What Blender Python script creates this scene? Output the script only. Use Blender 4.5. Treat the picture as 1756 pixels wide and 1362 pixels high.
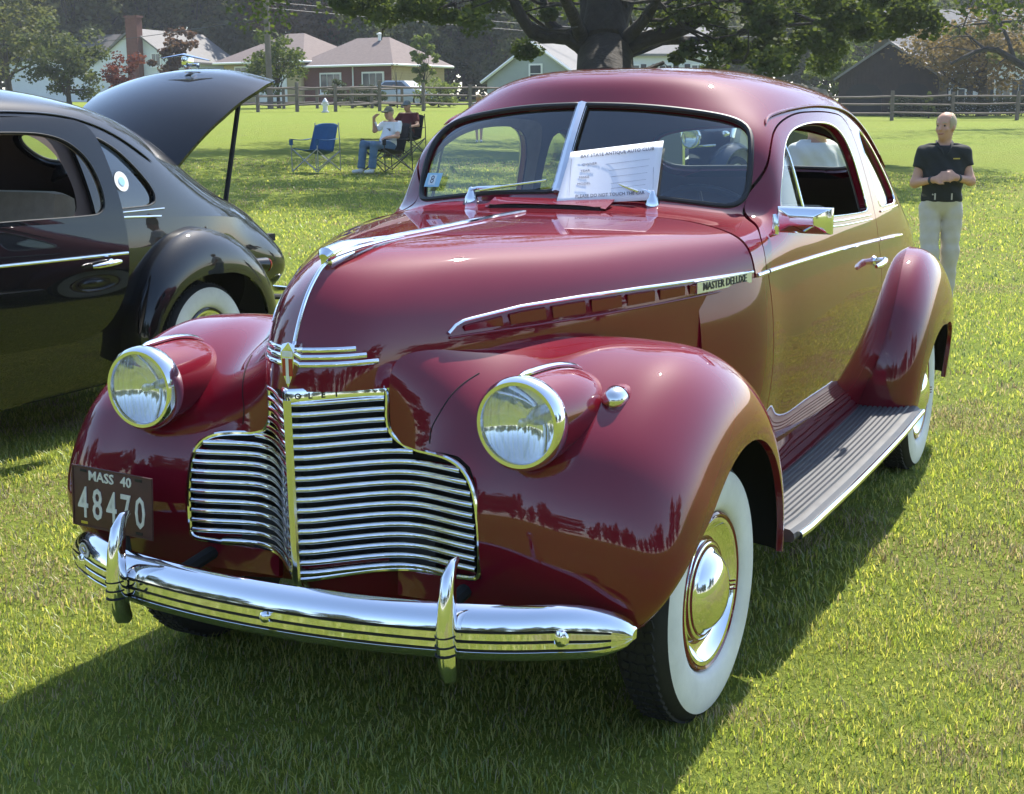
import bpy, bmesh, math, random
import numpy as np
from mathutils import Vector, Matrix, Euler
R = math.radians
random.seed(7)
rng = np.random.default_rng(7)
for o in list(bpy.data.objects):
    bpy.data.objects.remove(o)
scene = bpy.context.scene
col = scene.collection

# ------------------------------------------------------------------ camera
CAM = np.array([1.8305, -3.3399, 1.5126])
YAW, PITCH, ROLL, FPX = 0.44478, 0.19541, -0.006368, 2466.85
def cam_axes():
    cy, sy, cp, sp = math.cos(YAW), math.sin(YAW), math.cos(PITCH), math.sin(PITCH)
    f = np.array([-sy * cp, cy * cp, -sp]); r = np.array([cy, sy, 0.0]); u = np.cross(r, f)
    c, s = math.cos(ROLL), math.sin(ROLL)
    return c * r + s * u, -s * r + c * u, f
AX_R, AX_U, AX_F = cam_axes()
cd = bpy.data.cameras.new('camera'); camo = bpy.data.objects.new('camera', cd); col.objects.link(camo)
cd.sensor_width = 36.0; cd.lens = FPX / 1756 * 36.0; cd.clip_start = 0.05; cd.clip_end = 3000
camo.matrix_world = Matrix(((AX_R[0], AX_U[0], -AX_F[0], CAM[0]), (AX_R[1], AX_U[1], -AX_F[1], CAM[1]),
                            (AX_R[2], AX_U[2], -AX_F[2], CAM[2]), (0, 0, 0, 1)))
scene.camera = camo

def ray(px, py):
    return AX_R * ((px - 878) / FPX) - AX_U * ((py - 681) / FPX) + AX_F
def at(px, py, D):
    """point seen at a pixel of the photograph, D metres in front of the camera"""
    return CAM + ray(px, py) * D

# ------------------------------------------------------------------ sky, sun, exposure
SUN_EL = R(53); SUN_DIR = Vector((0.05 * math.cos(SUN_EL), 0.99875 * math.cos(SUN_EL), math.sin(SUN_EL)))
world = bpy.data.worlds.new('World'); scene.world = world; world.use_nodes = True
wn = world.node_tree; wn.nodes.clear()
sky = wn.nodes.new('ShaderNodeTexSky'); sky.sky_type = 'NISHITA'; sky.sun_disc = False
sky.sun_elevation = SUN_EL; sky.sun_rotation = math.atan2(SUN_DIR.x, SUN_DIR.y)
sky.air_density = 1.0; sky.dust_density = 0.5; sky.ozone_density = 1.5
bg = wn.nodes.new('ShaderNodeBackground'); bg.inputs['Strength'].default_value = 0.15
wo = wn.nodes.new('ShaderNodeOutputWorld')
wn.links.new(sky.outputs[0], bg.inputs['Color']); wn.links.new(bg.outputs[0], wo.inputs['Surface'])
sl = bpy.data.lights.new('sun', 'SUN'); sl.energy = 4.8; sl.angle = R(0.53); sl.color = (1.0, 0.955, 0.87)
so = bpy.data.objects.new('sun', sl); col.objects.link(so)
so.rotation_euler = (-SUN_DIR).to_track_quat('-Z', 'Y').to_euler(); so.location = (0, 20, 30)
scene.view_settings.view_transform = 'Standard'; scene.view_settings.look = 'None'
scene.view_settings.exposure = 1.22; scene.view_settings.gamma = 1.0
scene.view_settings.use_curve_mapping = False
scene.render.engine = 'CYCLES'

# ------------------------------------------------------------------ tagging
def tag(o, label=None, cat=None, group=None, kind=None):
    if label: o['label'] = label
    if cat: o['category'] = cat
    if group: o['group'] = group
    if kind: o['kind'] = kind
    return o
def empty(name, loc=(0, 0, 0), rz=0.0, parent=None):
    o = bpy.data.objects.new(name, None); col.objects.link(o)
    o.location = loc; o.rotation_euler = (0, 0, rz); o.empty_display_size = 0.2
    if parent: o.parent = parent
    return o
def copy_tree(o, parent=None):
    c = o.copy(); col.objects.link(c); c.parent = parent
    for ch in o.children:
        copy_tree(ch, c)
    return c

# ------------------------------------------------------------------ materials
MATS = {}
def new_mat(name):
    m = bpy.data.materials.new(name); m.use_nodes = True; MATS[name] = m
    nt = m.node_tree; b = nt.nodes['Principled BSDF']
    return m, nt, b
def principled(name, color, rough=0.5, metal=0.0, coat=0.0, coat_rough=0.03, spec=0.5, sheen=0.0, ior=1.5,
               noise=None, bump=None, rvar=0.0):
    """noise=(scale, amount[, dark colour]) varies the base colour; bump=(scale, strength, distance)"""
    m, nt, b = new_mat(name)
    L = nt.links.new
    b.inputs['Base Color'].default_value = (*color, 1); b.inputs['Roughness'].default_value = rough
    b.inputs['Metallic'].default_value = metal; b.inputs['Coat Weight'].default_value = coat
    b.inputs['Coat Roughness'].default_value = coat_rough; b.inputs['Specular IOR Level'].default_value = spec
    b.inputs['IOR'].default_value = ior; b.inputs['Sheen Weight'].default_value = sheen
    if noise or bump or rvar:
        tc = nt.nodes.new('ShaderNodeTexCoord')
    if noise:
        n = nt.nodes.new('ShaderNodeTexNoise'); n.inputs['Scale'].default_value = noise[0]
        n.inputs['Detail'].default_value = 6; n.inputs['Roughness'].default_value = 0.65
        L(tc.outputs['Object'], n.inputs['Vector'])
        r = nt.nodes.new('ShaderNodeMapRange'); r.inputs[1].default_value = 0.3; r.inputs[2].default_value = 0.7
        L(n.outputs[0], r.inputs[0])
        mx = nt.nodes.new('ShaderNodeMix'); mx.data_type = 'RGBA'
        dark = noise[2] if len(noise) > 2 else tuple(c * (1 - noise[1]) for c in color)
        mx.inputs[6].default_value = (*dark, 1); mx.inputs[7].default_value = (*color, 1)
        L(r.outputs[0], mx.inputs[0]); L(mx.outputs[2], b.inputs['Base Color'])
    if rvar:
        n3 = nt.nodes.new('ShaderNodeTexNoise'); n3.inputs['Scale'].default_value = 9; n3.inputs['Detail'].default_value = 8
        L(tc.outputs['Object'], n3.inputs['Vector'])
        r3 = nt.nodes.new('ShaderNodeMapRange'); r3.inputs[1].default_value = .35; r3.inputs[2].default_value = .75
        r3.inputs[3].default_value = rough; r3.inputs[4].default_value = rough + rvar
        L(n3.outputs[0], r3.inputs[0]); L(r3.outputs[0], b.inputs['Roughness'])
    if bump:
        n2 = nt.nodes.new('ShaderNodeTexNoise'); n2.inputs['Scale'].default_value = bump[0]; n2.inputs['Detail'].default_value = 5
        L(tc.outputs['Object'], n2.inputs['Vector'])
        bp = nt.nodes.new('ShaderNodeBump'); bp.inputs['Strength'].default_value = bump[1]; bp.inputs['Distance'].default_value = bump[2]
        L(n2.outputs[0], bp.inputs['Height']); L(bp.outputs[0], b.inputs['Normal'])
    return m
def schlick(nt, f0):
    """reflectance of a thin sheet, the same from both sides"""
    lw = nt.nodes.new('ShaderNodeLayerWeight'); lw.inputs['Blend'].default_value = 0.5
    pw = nt.nodes.new('ShaderNodeMath'); pw.operation = 'POWER'; pw.inputs[1].default_value = 5.0; nt.links.new(lw.outputs['Facing'], pw.inputs[0])
    ad = nt.nodes.new('ShaderNodeMath'); ad.operation = 'MULTIPLY_ADD'; ad.use_clamp = True
    ad.inputs[1].default_value = 1.0 - f0; ad.inputs[2].default_value = f0; nt.links.new(pw.outputs[0], ad.inputs[0]); return ad
def glass_mat(name, tint=(0.85, 0.9, 0.88), rough=0.0, extra=0.02):
    """thin sheet: fresnel mix of tinted transparency and a mirror"""
    m, nt, b = new_mat(name); L = nt.links.new
    nt.nodes.remove(b); out = nt.nodes['Material Output']
    tr = nt.nodes.new('ShaderNodeBsdfTransparent'); tr.inputs[0].default_value = (*tint, 1)
    gl = nt.nodes.new('ShaderNodeBsdfGlossy'); gl.inputs['Roughness'].default_value = rough
    gl.inputs['Color'].default_value = (1, 1, 1, 1)
    ad = schlick(nt, 0.05 + extra)
    mx = nt.nodes.new('ShaderNodeMixShader'); L(ad.outputs[0], mx.inputs[0]); L(tr.outputs[0], mx.inputs[1]); L(gl.outputs[0], mx.inputs[2])
    L(mx.outputs[0], out.inputs['Surface'])
    return m

# ------------------------------------------------------------------ mesh helpers
def link(name, me, parent=None, loc=None):
    o = bpy.data.objects.new(name, me); col.objects.link(o)
    if parent: o.parent = parent
    if loc is not None: o.location = loc
    return o
def bm_obj(name, bm, mat, parent=None, smooth=True, loc=None, angle=40):
    bmesh.ops.recalc_face_normals(bm, faces=bm.faces)
    me = bpy.data.meshes.new(name); bm.to_mesh(me); bm.free()
    if smooth:
        me.polygons.foreach_set('use_smooth', [True] * len(me.polygons))
        me.set_sharp_from_angle(angle=R(angle))
    for mm in (mat if isinstance(mat, (list, tuple)) else [mat]):
        me.materials.append(mm)
    return link(name, me, parent, loc)
def py_obj(name, V, F, mat, parent=None, smooth=False, loc=None):
    me = bpy.data.meshes.new(name); me.from_pydata([tuple(map(float, v)) for v in V], [], [tuple(map(int, f)) for f in F])
    if smooth: me.polygons.foreach_set('use_smooth', [True] * len(me.polygons))
    me.materials.append(mat); me.update()
    return link(name, me, parent, loc)
def fast_mesh(name, V, Q, mat, mats_idx=None):
    """numpy vertices and quads (or triangles) to a mesh quickly"""
    V = np.asarray(V, np.float32); Q = np.asarray(Q, np.int32); k = Q.shape[1]
    me = bpy.data.meshes.new(name)
    me.vertices.add(len(V)); me.vertices.foreach_set('co', V.ravel())
    me.loops.add(Q.size); me.loops.foreach_set('vertex_index', Q.ravel())
    me.polygons.add(len(Q)); me.polygons.foreach_set('loop_start', np.arange(len(Q), dtype=np.int32) * k)
    for mm in (mat if isinstance(mat, (list, tuple)) else [mat]):
        me.materials.append(mm)
    if mats_idx is not None: me.polygons.foreach_set('material_index', np.asarray(mats_idx, np.int32))
    me.update(calc_edges=True)
    return me
def box(bm, c, s, rot=None, bevel=0.0):
    r = bmesh.ops.create_cube(bm, size=1.0)
    vs = r['verts']
    for v in vs:
        p = Vector((v.co.x * s[0], v.co.y * s[1], v.co.z * s[2]))
        if rot is not None: p = rot @ p
        v.co = p + Vector(c)
    if bevel > 0:
        es = list({e for v in vs for e in v.link_edges})
        bmesh.ops.bevel(bm, geom=es, offset=bevel, segments=2, profile=0.6, affect='EDGES')
def tube(bm, pts, rad, n=10, caps=True, flat=1.0, up=None):
    """tube along points; rad scalar or list; flat squashes along the second frame axis"""
    pts = [Vector(p) for p in pts]
    rad = [rad] * len(pts) if np.isscalar(rad) else list(rad)
    rings = []; prev = None
    for i, p in enumerate(pts):
        t = (pts[min(i + 1, len(pts) - 1)] - pts[max(i - 1, 0)]).normalized()
        if prev is None:
            a = Vector(up) if up is not None else (Vector((0, 0, 1)) if abs(t.z) < 0.9 else Vector((1, 0, 0)))
        else: a = prev
        x = (a - t * a.dot(t)).normalized(); y = t.cross(x); prev = x
        rings.append([bm.verts.new(p + (x * math.cos(2 * math.pi * k / n) * flat + y * math.sin(2 * math.pi * k / n)) * rad[i]) for k in range(n)])
    for a, b in zip(rings, rings[1:]):
        for k in range(n):
            bm.faces.new((a[k], a[(k + 1) % n], b[(k + 1) % n], b[k]))
    if caps:
        bm.faces.new(rings[0][::-1]); bm.faces.new(rings[-1])
    return rings
def lathe(bm, prof, n=32, axis='x', c=(0, 0, 0), close=False, caps=False):
    """prof: list of (offset along axis, radius)"""
    rings = []
    for a, r in prof:
        ring = []
        for k in range(n):
            th = 2 * math.pi * k / n
            p = {'x': (a, r * math.cos(th), r * math.sin(th)), 'y': (r * math.cos(th), a, r * math.sin(th)),
                 'z': (r * math.cos(th), r * math.sin(th), a)}[axis]
            ring.append(bm.verts.new((p[0] + c[0], p[1] + c[1], p[2] + c[2])))
        rings.append(ring)
    pairs = list(zip(rings, rings[1:])) + ([(rings[-1], rings[0])] if close else [])
    for a, b in pairs:
        for k in range(n):
            bm.faces.new((a[k], a[(k + 1) % n], b[(k + 1) % n], b[k]))
    if caps and not close:
        if prof[0][1] > 1e-6: bm.faces.new(rings[0][::-1])
        if prof[-1][1] > 1e-6: bm.faces.new(rings[-1])
    bmesh.ops.remove_doubles(bm, verts=bm.verts, dist=1e-6)
def text_obj(name, s, size, mat, parent, origin, xdir, ydir, align='CENTER', depth=0.0006, sx=1.0, shear=0.0, bold=0.0):
    """flat lettering lying in the plane of xdir, ydir"""
    cu = bpy.data.curves.new(name, 'FONT'); cu.body = s; cu.size = size; cu.align_x = align; cu.align_y = 'CENTER'
    cu.extrude = depth; cu.shear = shear; cu.offset = bold; cu.resolution_u = 2
    t = bpy.data.objects.new(name, cu); col.objects.link(t)
    dg = bpy.context.evaluated_depsgraph_get()
    me = bpy.data.meshes.new_from_object(t.evaluated_get(dg))
    bpy.data.objects.remove(t); bpy.data.curves.remove(cu)
    X = Vector(xdir).normalized(); Y = Vector(ydir).normalized(); Z = X.cross(Y)
    for v in me.vertices:
        v.co = Vector(origin) + X * (v.co.x * sx) + Y * v.co.y + Z * v.co.z
    me.materials.clear(); me.materials.append(mat)
    return link(name, me, parent)

# ------------------------------------------------------------------ spline surfaces with trimmed outlines
def nat_spline(x, Y, t):
    """natural cubic spline through (x, Y) evaluated at t; Y (n, ...)"""
    x = np.asarray(x, float); Y = np.asarray(Y, float); n = len(x); h = np.diff(x)
    sh = Y.shape[1:]; Yf = Y.reshape(n, -1)
    A = np.zeros((n, n)); B = np.zeros((n, Yf.shape[1])); A[0, 0] = A[-1, -1] = 1
    for i in range(1, n - 1):
        A[i, i - 1] = h[i - 1]; A[i, i] = 2 * (h[i - 1] + h[i]); A[i, i + 1] = h[i]
        B[i] = 6 * ((Yf[i + 1] - Yf[i]) / h[i] - (Yf[i] - Yf[i - 1]) / h[i - 1])
    M = np.linalg.solve(A, B); t = np.asarray(t, float)
    k = np.clip(np.searchsorted(x, t) - 1, 0, n - 2); hk = h[k][:, None]; a = ((x[k + 1] - t) / h[k])[:, None]; b = 1 - a
    r = a * Yf[k] + b * Yf[k + 1] + ((a ** 3 - a) * M[k] + (b ** 3 - b) * M[k + 1]) * hk ** 2 / 6
    return r.reshape((len(t),) + sh)
def chord(C):
    """mean centripetal parameter along axis 0 of a control net"""
    d = np.sqrt(np.linalg.norm(np.diff(C, axis=0), axis=-1) + 1e-9)
    d = d.reshape(d.shape[0], -1).mean(1)
    return np.concatenate([[0], np.cumsum(d)])
def refine(C, n, axis):
    C = np.moveaxis(np.asarray(C, float), axis, 0)
    x = chord(C); out = nat_spline(x, C, np.linspace(0, x[-1], n))
    return np.moveaxis(out, 0, axis)
class Surf:
    def __init__(s, V, N, T): s.V, s.N, s.T = V, N, T
    @staticmethod
    def grid(G, flip=False):
        nv, nu = G.shape[:2]
        du = np.gradient(G, axis=1); dv = np.gradient(G, axis=0)
        N = np.cross(du, dv); ln = np.linalg.norm(N, axis=-1, keepdims=True)
        N = N / np.maximum(ln, 1e-12)
        if flip: N = -N
        i = np.arange(nv * nu).reshape(nv, nu)
        a, b, c, d = i[:-1, :-1].ravel(), i[:-1, 1:].ravel(), i[1:, 1:].ravel(), i[1:, :-1].ravel()
        T = np.concatenate([np.stack([a, b, c], 1), np.stack([a, c, d], 1)])
        if flip: T = T[:, ::-1]
        return Surf(G.reshape(-1, 3).copy(), N.reshape(-1, 3).copy(), T)
    def clip(s, f, keep=1):
        """keep where f*keep > 0, cutting triangles along the zero line"""
        f = np.asarray(f) * keep; T = s.T; ins = f[T] > 0; cnt = ins.sum(1)
        V = [s.V]; N = [s.N]; nb = len(s.V); out = [T[cnt == 3]]
        def cut(A, B):
            nonlocal nb
            t = (f[A] / (f[A] - f[B]))[:, None]
            V.append(s.V[A] + (s.V[B] - s.V[A]) * t); n = s.N[A] + (s.N[B] - s.N[A]) * t
            N.append(n / np.maximum(np.linalg.norm(n, axis=1, keepdims=True), 1e-9))
            r = np.arange(nb, nb + len(A)); nb += len(A); return r
        for want in (1, 2):
            m = cnt == want
            if not m.any(): continue
            t = T[m]; k = ins[m] if want == 1 else ~ins[m]
            j = k.argmax(1); r = np.arange(len(t))
            a, b, c = t[r, j], t[r, (j + 1) % 3], t[r, (j + 2) % 3]
            if want == 1:
                ab, ac = cut(a, b), cut(a, c); out.append(np.stack([a, ab, ac], 1))
            else:
                ab, ac = cut(b, a), cut(c, a)
                out.append(np.stack([ab, b, c], 1)); out.append(np.stack([ab, c, ac], 1))
        q = Surf(np.concatenate(V), np.concatenate(N), np.concatenate(out))
        return q.weld()
    def weld(s, tol=2e-5):
        key = np.round(s.V / tol).astype(np.int64)
        _, idx, inv = np.unique(key, axis=0, return_index=True, return_inverse=True)
        inv = inv.ravel(); T = inv[s.T]; V = s.V[idx]; N = s.N[idx]
        ok = (T[:, 0] != T[:, 1]) & (T[:, 1] != T[:, 2]) & (T[:, 0] != T[:, 2]); T = T[ok]
        used = np.unique(T); mp = -np.ones(len(V), int); mp[used] = np.arange(len(used))
        return Surf(V[used], N[used], mp[T])
    def offset(s, d): return Surf(s.V + s.N * d, s.N, s.T)
    def mirror(s):
        return Surf(s.V * [-1, 1, 1], s.N * [-1, 1, 1], s.T[:, ::-1])
    def join(s, o):
        return Surf(np.concatenate([s.V, o.V]), np.concatenate([s.N, o.N]), np.concatenate([s.T, o.T + len(s.V)])).weld()
    def flipped(s): return Surf(s.V, -s.N, s.T[:, ::-1])
    def boundary(s):
        e = np.concatenate([s.T[:, [0, 1]], s.T[:, [1, 2]], s.T[:, [2, 0]]])
        key = np.sort(e, 1); _, inv, cnt = np.unique(key, axis=0, return_inverse=True, return_counts=True)
        return e[cnt[inv.ravel()] == 1]
    def obj(s, name, mat, parent=None, skirt=0.0):
        V, N, T = s.V, s.N, s.T
        if skirt > 0:
            e = s.boundary(); n0 = len(V); m = len(e)
            A, B = V[e[:, 0]], V[e[:, 1]]; nA, nB = N[e[:, 0]], N[e[:, 1]]
            fn = np.cross(B - A, nA + nB); fn /= np.maximum(np.linalg.norm(fn, axis=1, keepdims=True), 1e-9)
            V = np.concatenate([V, A, B, B - nB * skirt, A - nA * skirt]); N = np.concatenate([N, fn, fn, fn, fn])
            k = np.arange(m); a, b, c, d = n0 + k, n0 + m + k, n0 + 2 * m + k, n0 + 3 * m + k
            T = np.concatenate([T, np.stack([b, a, d], 1), np.stack([b, d, c], 1)])
        me = fast_mesh(name, V, T, mat)
        me.polygons.foreach_set('use_smooth', [True] * len(me.polygons))
        me.normals_split_custom_set_from_vertices(N.astype(np.float32))
        return link(name, me, parent)
def edge_loops(s):
    """boundary of a Surf as ordered point lists with normals"""
    e = s.boundary(); nx = {int(a): int(b) for a, b in e}; loops = []
    while nx:
        a = next(iter(nx)); L = [a]
        while L[-1] in nx:
            L.append(nx.pop(L[-1]))
            if L[-1] == L[0]: break
        loops.append((s.V[L], s.N[L]))
    return loops
def rounded(px, pz, poly, r):
    """signed field: positive inside a polygon (given as points) with corners rounded by r; not exact far away"""
    P = np.asarray(poly, float); c = P.mean(0)
    # shrink by r, then distance
    n = len(P); d = np.full(np.shape(px), 1e9); ins = np.zeros(np.shape(px), bool)
    Q = shrink(P, r)
    for i in range(n):
        a, b = Q[i], Q[(i + 1) % n]; ab = b - a
        t = np.clip(((px - a[0]) * ab[0] + (pz - a[1]) * ab[1]) / (ab @ ab), 0, 1)
        d = np.minimum(d, np.hypot(px - a[0] - ab[0] * t, pz - a[1] - ab[1] * t))
        cr = ((a[1] > pz) != (b[1] > pz)) & (px < (b[0] - a[0]) * (pz - a[1]) / (b[1] - a[1] + 1e-12) + a[0])
        ins ^= cr
    return np.where(ins, d, -d) + r
def shrink(P, r):
    n = len(P); A = 0.5 * sum(P[i][0] * P[(i + 1) % n][1] - P[(i + 1) % n][0] * P[i][1] for i in range(n)); s = 1 if A > 0 else -1
    out = []
    for i in range(n):
        a, b, c = P[i - 1], P[i], P[(i + 1) % n]
        d1 = (b - a) / np.linalg.norm(b - a); d2 = (c - b) / np.linalg.norm(c - b)
        n1 = np.array([-d1[1], d1[0]]) * s; n2 = np.array([-d2[1], d2[0]]) * s
        m = n1 + n2; out.append(b + m * r / max(1e-6, 1 + n1 @ n2))
    return np.array(out)
def smooth_poly(pts, n=8):
    """closed smooth curve through points (Catmull-Rom)"""
    P = np.asarray(pts, float); m = len(P); out = []
    for i in range(m):
        a, b, c, d = P[i - 1], P[i], P[(i + 1) % m], P[(i + 2) % m]
        for t in np.arange(n) / n:
            out.append(0.5 * (2 * b + (c - a) * t + (2 * a - 5 * b + 4 * c - d) * t * t + (3 * b - a - 3 * c + d) * t ** 3))
    return np.array(out)
def field(px, pz, poly):
    """signed distance, positive inside, to a closed polygon"""
    Q = np.asarray(poly, float); n = len(Q); d = np.full(np.shape(px), 1e9); ins = np.zeros(np.shape(px), bool)
    for i in range(n):
        a, b = Q[i], Q[(i + 1) % n]; ab = b - a
        t = np.clip(((px - a[0]) * ab[0] + (pz - a[1]) * ab[1]) / (ab @ ab + 1e-12), 0, 1)
        d = np.minimum(d, np.hypot(px - a[0] - ab[0] * t, pz - a[1] - ab[1] * t))
        ins ^= ((a[1] > pz) != (b[1] > pz)) & (px < (b[0] - a[0]) * (pz - a[1]) / (b[1] - a[1] + 1e-12) + a[0])
    return np.where(ins, d, -d)
def smoothstep(a, b, x):
    t = np.clip((np.asarray(x, float) - a) / (b - a), 0, 1); return t * t * (3 - 2 * t)
GD = np.array([-200, 0, 7, 9.5, 12, 16, 22, 30, 45, 70, 100, 140, 220, 600.])
GZR = np.array([0, 0, 0, -.06, -.15, -.17, -.08, .10, .45, 1.05, 1.6, 2.2, 3.0, 5])
GZL = np.array([0, 0, 0, 0, .02, .08, .22, .48, .95, 1.62, 2.3, 3.0, 4.0, 6])
FWD = np.array([-math.sin(YAW), math.cos(YAW)]); RGT = np.array([math.cos(YAW), math.sin(YAW)])
def ground(x, y):
    x = np.asarray(x, float); y = np.asarray(y, float)
    d = (x - CAM[0]) * FWD[0] + (y - CAM[1]) * FWD[1]; l = (x - CAM[0]) * RGT[0] + (y - CAM[1]) * RGT[1]
    t = l / np.maximum(d, 8.0); w = smoothstep(-.11, .26, t)
    from_l = np.interp(d, GD, GZL); from_r = np.interp(d, GD, GZR)
    return from_l * (1 - w) + from_r * w
GRASS_ZONES = [(1.2, 4.2, 12500, .0240, .0029, -.88, .88, 1), (4.2, 7.5, 5800, .026, .0041, -.78, .78, 2), (7.5, 14, 1400, .030, .0076, -.64, .64, 3), (14, 22, 350, .034, .014, -.56, .56, 4), (22, 32, 130, .036, .019, -.52, .52, 5)]
# ------------------------------------------------------------------ materials of the cars
chrome = principled('chrome', (0.86, 0.86, 0.87), rough=0.045, metal=1.0, rvar=0.05)
chrome_old = principled('worn_chrome', (0.74, 0.73, 0.70), rough=0.10, metal=1.0, rvar=0.12)
def paint_mat(name, c, c2, flake=0.02, coat_ior=1.62):
    m, nt, b = new_mat(name); L = nt.links.new
    tc = nt.nodes.new('ShaderNodeTexCoord')
    n = nt.nodes.new('ShaderNodeTexNoise'); n.inputs['Scale'].default_value = 3.0; n.inputs['Detail'].default_value = 3
    L(tc.outputs['Object'], n.inputs['Vector'])
    mx = nt.nodes.new('ShaderNodeMix'); mx.data_type = 'RGBA'; mx.inputs[6].default_value = (*c, 1); mx.inputs[7].default_value = (*c2, 1)
    L(n.outputs[0], mx.inputs[0]); L(mx.outputs[2], b.inputs['Base Color'])
    b.inputs['Roughness'].default_value = 0.5; b.inputs['Metallic'].default_value = 0.0
    b.inputs['Specular IOR Level'].default_value = flake
    b.inputs['Coat Weight'].default_value = 1.0; b.inputs['Coat Roughness'].default_value = 0.012; b.inputs['Coat IOR'].default_value = coat_ior
    # faint orange peel and dust in the clear coat
    n2 = nt.nodes.new('ShaderNodeTexNoise'); n2.inputs['Scale'].default_value = 55; n2.inputs['Detail'].default_value = 2
    L(tc.outputs['Object'], n2.inputs['Vector'])
    bp = nt.nodes.new('ShaderNodeBump'); bp.inputs['Strength'].default_value = 0.012; bp.inputs['Distance'].default_value = 0.002
    L(n2.outputs[0], bp.inputs['Height']); L(bp.outputs[0], b.inputs['Coat Normal'])
    return m
maroon = paint_mat('maroon_paint', (0.130, 0.0035, 0.0125), (0.158, 0.0045, 0.0150))
blackp = paint_mat('black_paint', (0.0045, 0.0045, 0.005), (0.0065, 0.0065, 0.007), .06, 1.52)
rubber = principled('tyre_rubber', (0.018, 0.018, 0.018), rough=0.75, bump=(60, 0.4, 0.002), noise=(14, 0.4))
whitewall = principled('whitewall_rubber', (0.78, 0.78, 0.73), rough=0.6, noise=(5, 0.22), bump=(90, 0.2, 0.001))
board_rubber = principled('running_board_rubber', (0.07, 0.07, 0.075), rough=0.55, noise=(9, 0.45), bump=(120, 0.3, 0.001), rvar=0.2)
seal = principled('window_seal_rubber', (0.014, 0.014, 0.014), rough=0.55)
under = principled('underside_black', (0.010, 0.010, 0.010), rough=0.85)
grille_dark = principled('grille_shadow_black', (0.006, 0.006, 0.006), rough=0.7)
lining = principled('headliner_cloth', (0.085, 0.062, 0.055), rough=0.9, bump=(200, 0.3, 0.001))
mohair = principled('seat_mohair', (0.36, 0.28, 0.20), rough=0.95, sheen=0.4, noise=(18, 0.25), bump=(160, 0.5, 0.002))
dash_mat = principled('dashboard_paint', (0.05, 0.035, 0.03), rough=0.4)
glass = glass_mat('window_glass', (0.80, 0.86, 0.83), extra=0.065)
lens_glass = glass_mat('lens_glass', (0.96, 0.97, 0.96), extra=0.06)
blackgap = principled('panel_gap_black', (0.004, 0.004, 0.004), rough=0.9)
red_lamp = principled('red_lamp_glass', (0.45, 0.01, 0.01), rough=0.12, coat=1)

# ------------------------------------------------------------------ control nets (car's left half; y runs rearwards)
HOOD = np.array([
 [(0,-.668,.895),(0,-.662,.94),(0,-.645,.99),(0,-.62,1.045),(0,-.585,1.10),(0,-.545,1.14),(0,-.50,1.168),(0,-.45,1.18)],
 [(.095,-.617,.893),(.095,-.609,.94),(.093,-.594,.99),(.088,-.569,1.045),(.08,-.535,1.095),(.063,-.482,1.145),(.034,-.42,1.178),(0,-.38,1.191)],
 [(.166,-.52,.89),(.167,-.514,.94),(.165,-.50,1.0),(.158,-.475,1.06),(.142,-.44,1.113),(.11,-.39,1.16),(.06,-.33,1.19),(0,-.29,1.199)],
 [(.26,-.36,.87),(.26,-.355,.94),(.255,-.35,1.0),(.242,-.33,1.065),(.215,-.30,1.125),(.166,-.26,1.172),(.09,-.20,1.198),(0,-.17,1.204)],
 [(.36,-.17,.80),(.361,-.17,.91),(.356,-.17,1.0),(.340,-.15,1.075),(.303,-.12,1.138),(.232,-.09,1.182),(.123,-.05,1.203),(0,-.02,1.207)],
 [(.467,.05,.76),(.468,.05,.90),(.462,.05,1.01),(.443,.06,1.085),(.398,.09,1.147),(.302,.12,1.189),(.16,.15,1.208),(0,.17,1.211)],
 [(.578,.33,.75),(.580,.33,.90),(.574,.33,1.02),(.555,.33,1.09),(.504,.35,1.154),(.387,.37,1.194),(.20,.39,1.212),(0,.40,1.215)],
 [(.685,.69,.75),(.693,.69,.90),(.690,.69,1.03),(.676,.69,1.103),(.628,.69,1.158),(.48,.69,1.198),(.25,.685,1.215),(0,.68,1.219)]], float)
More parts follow.
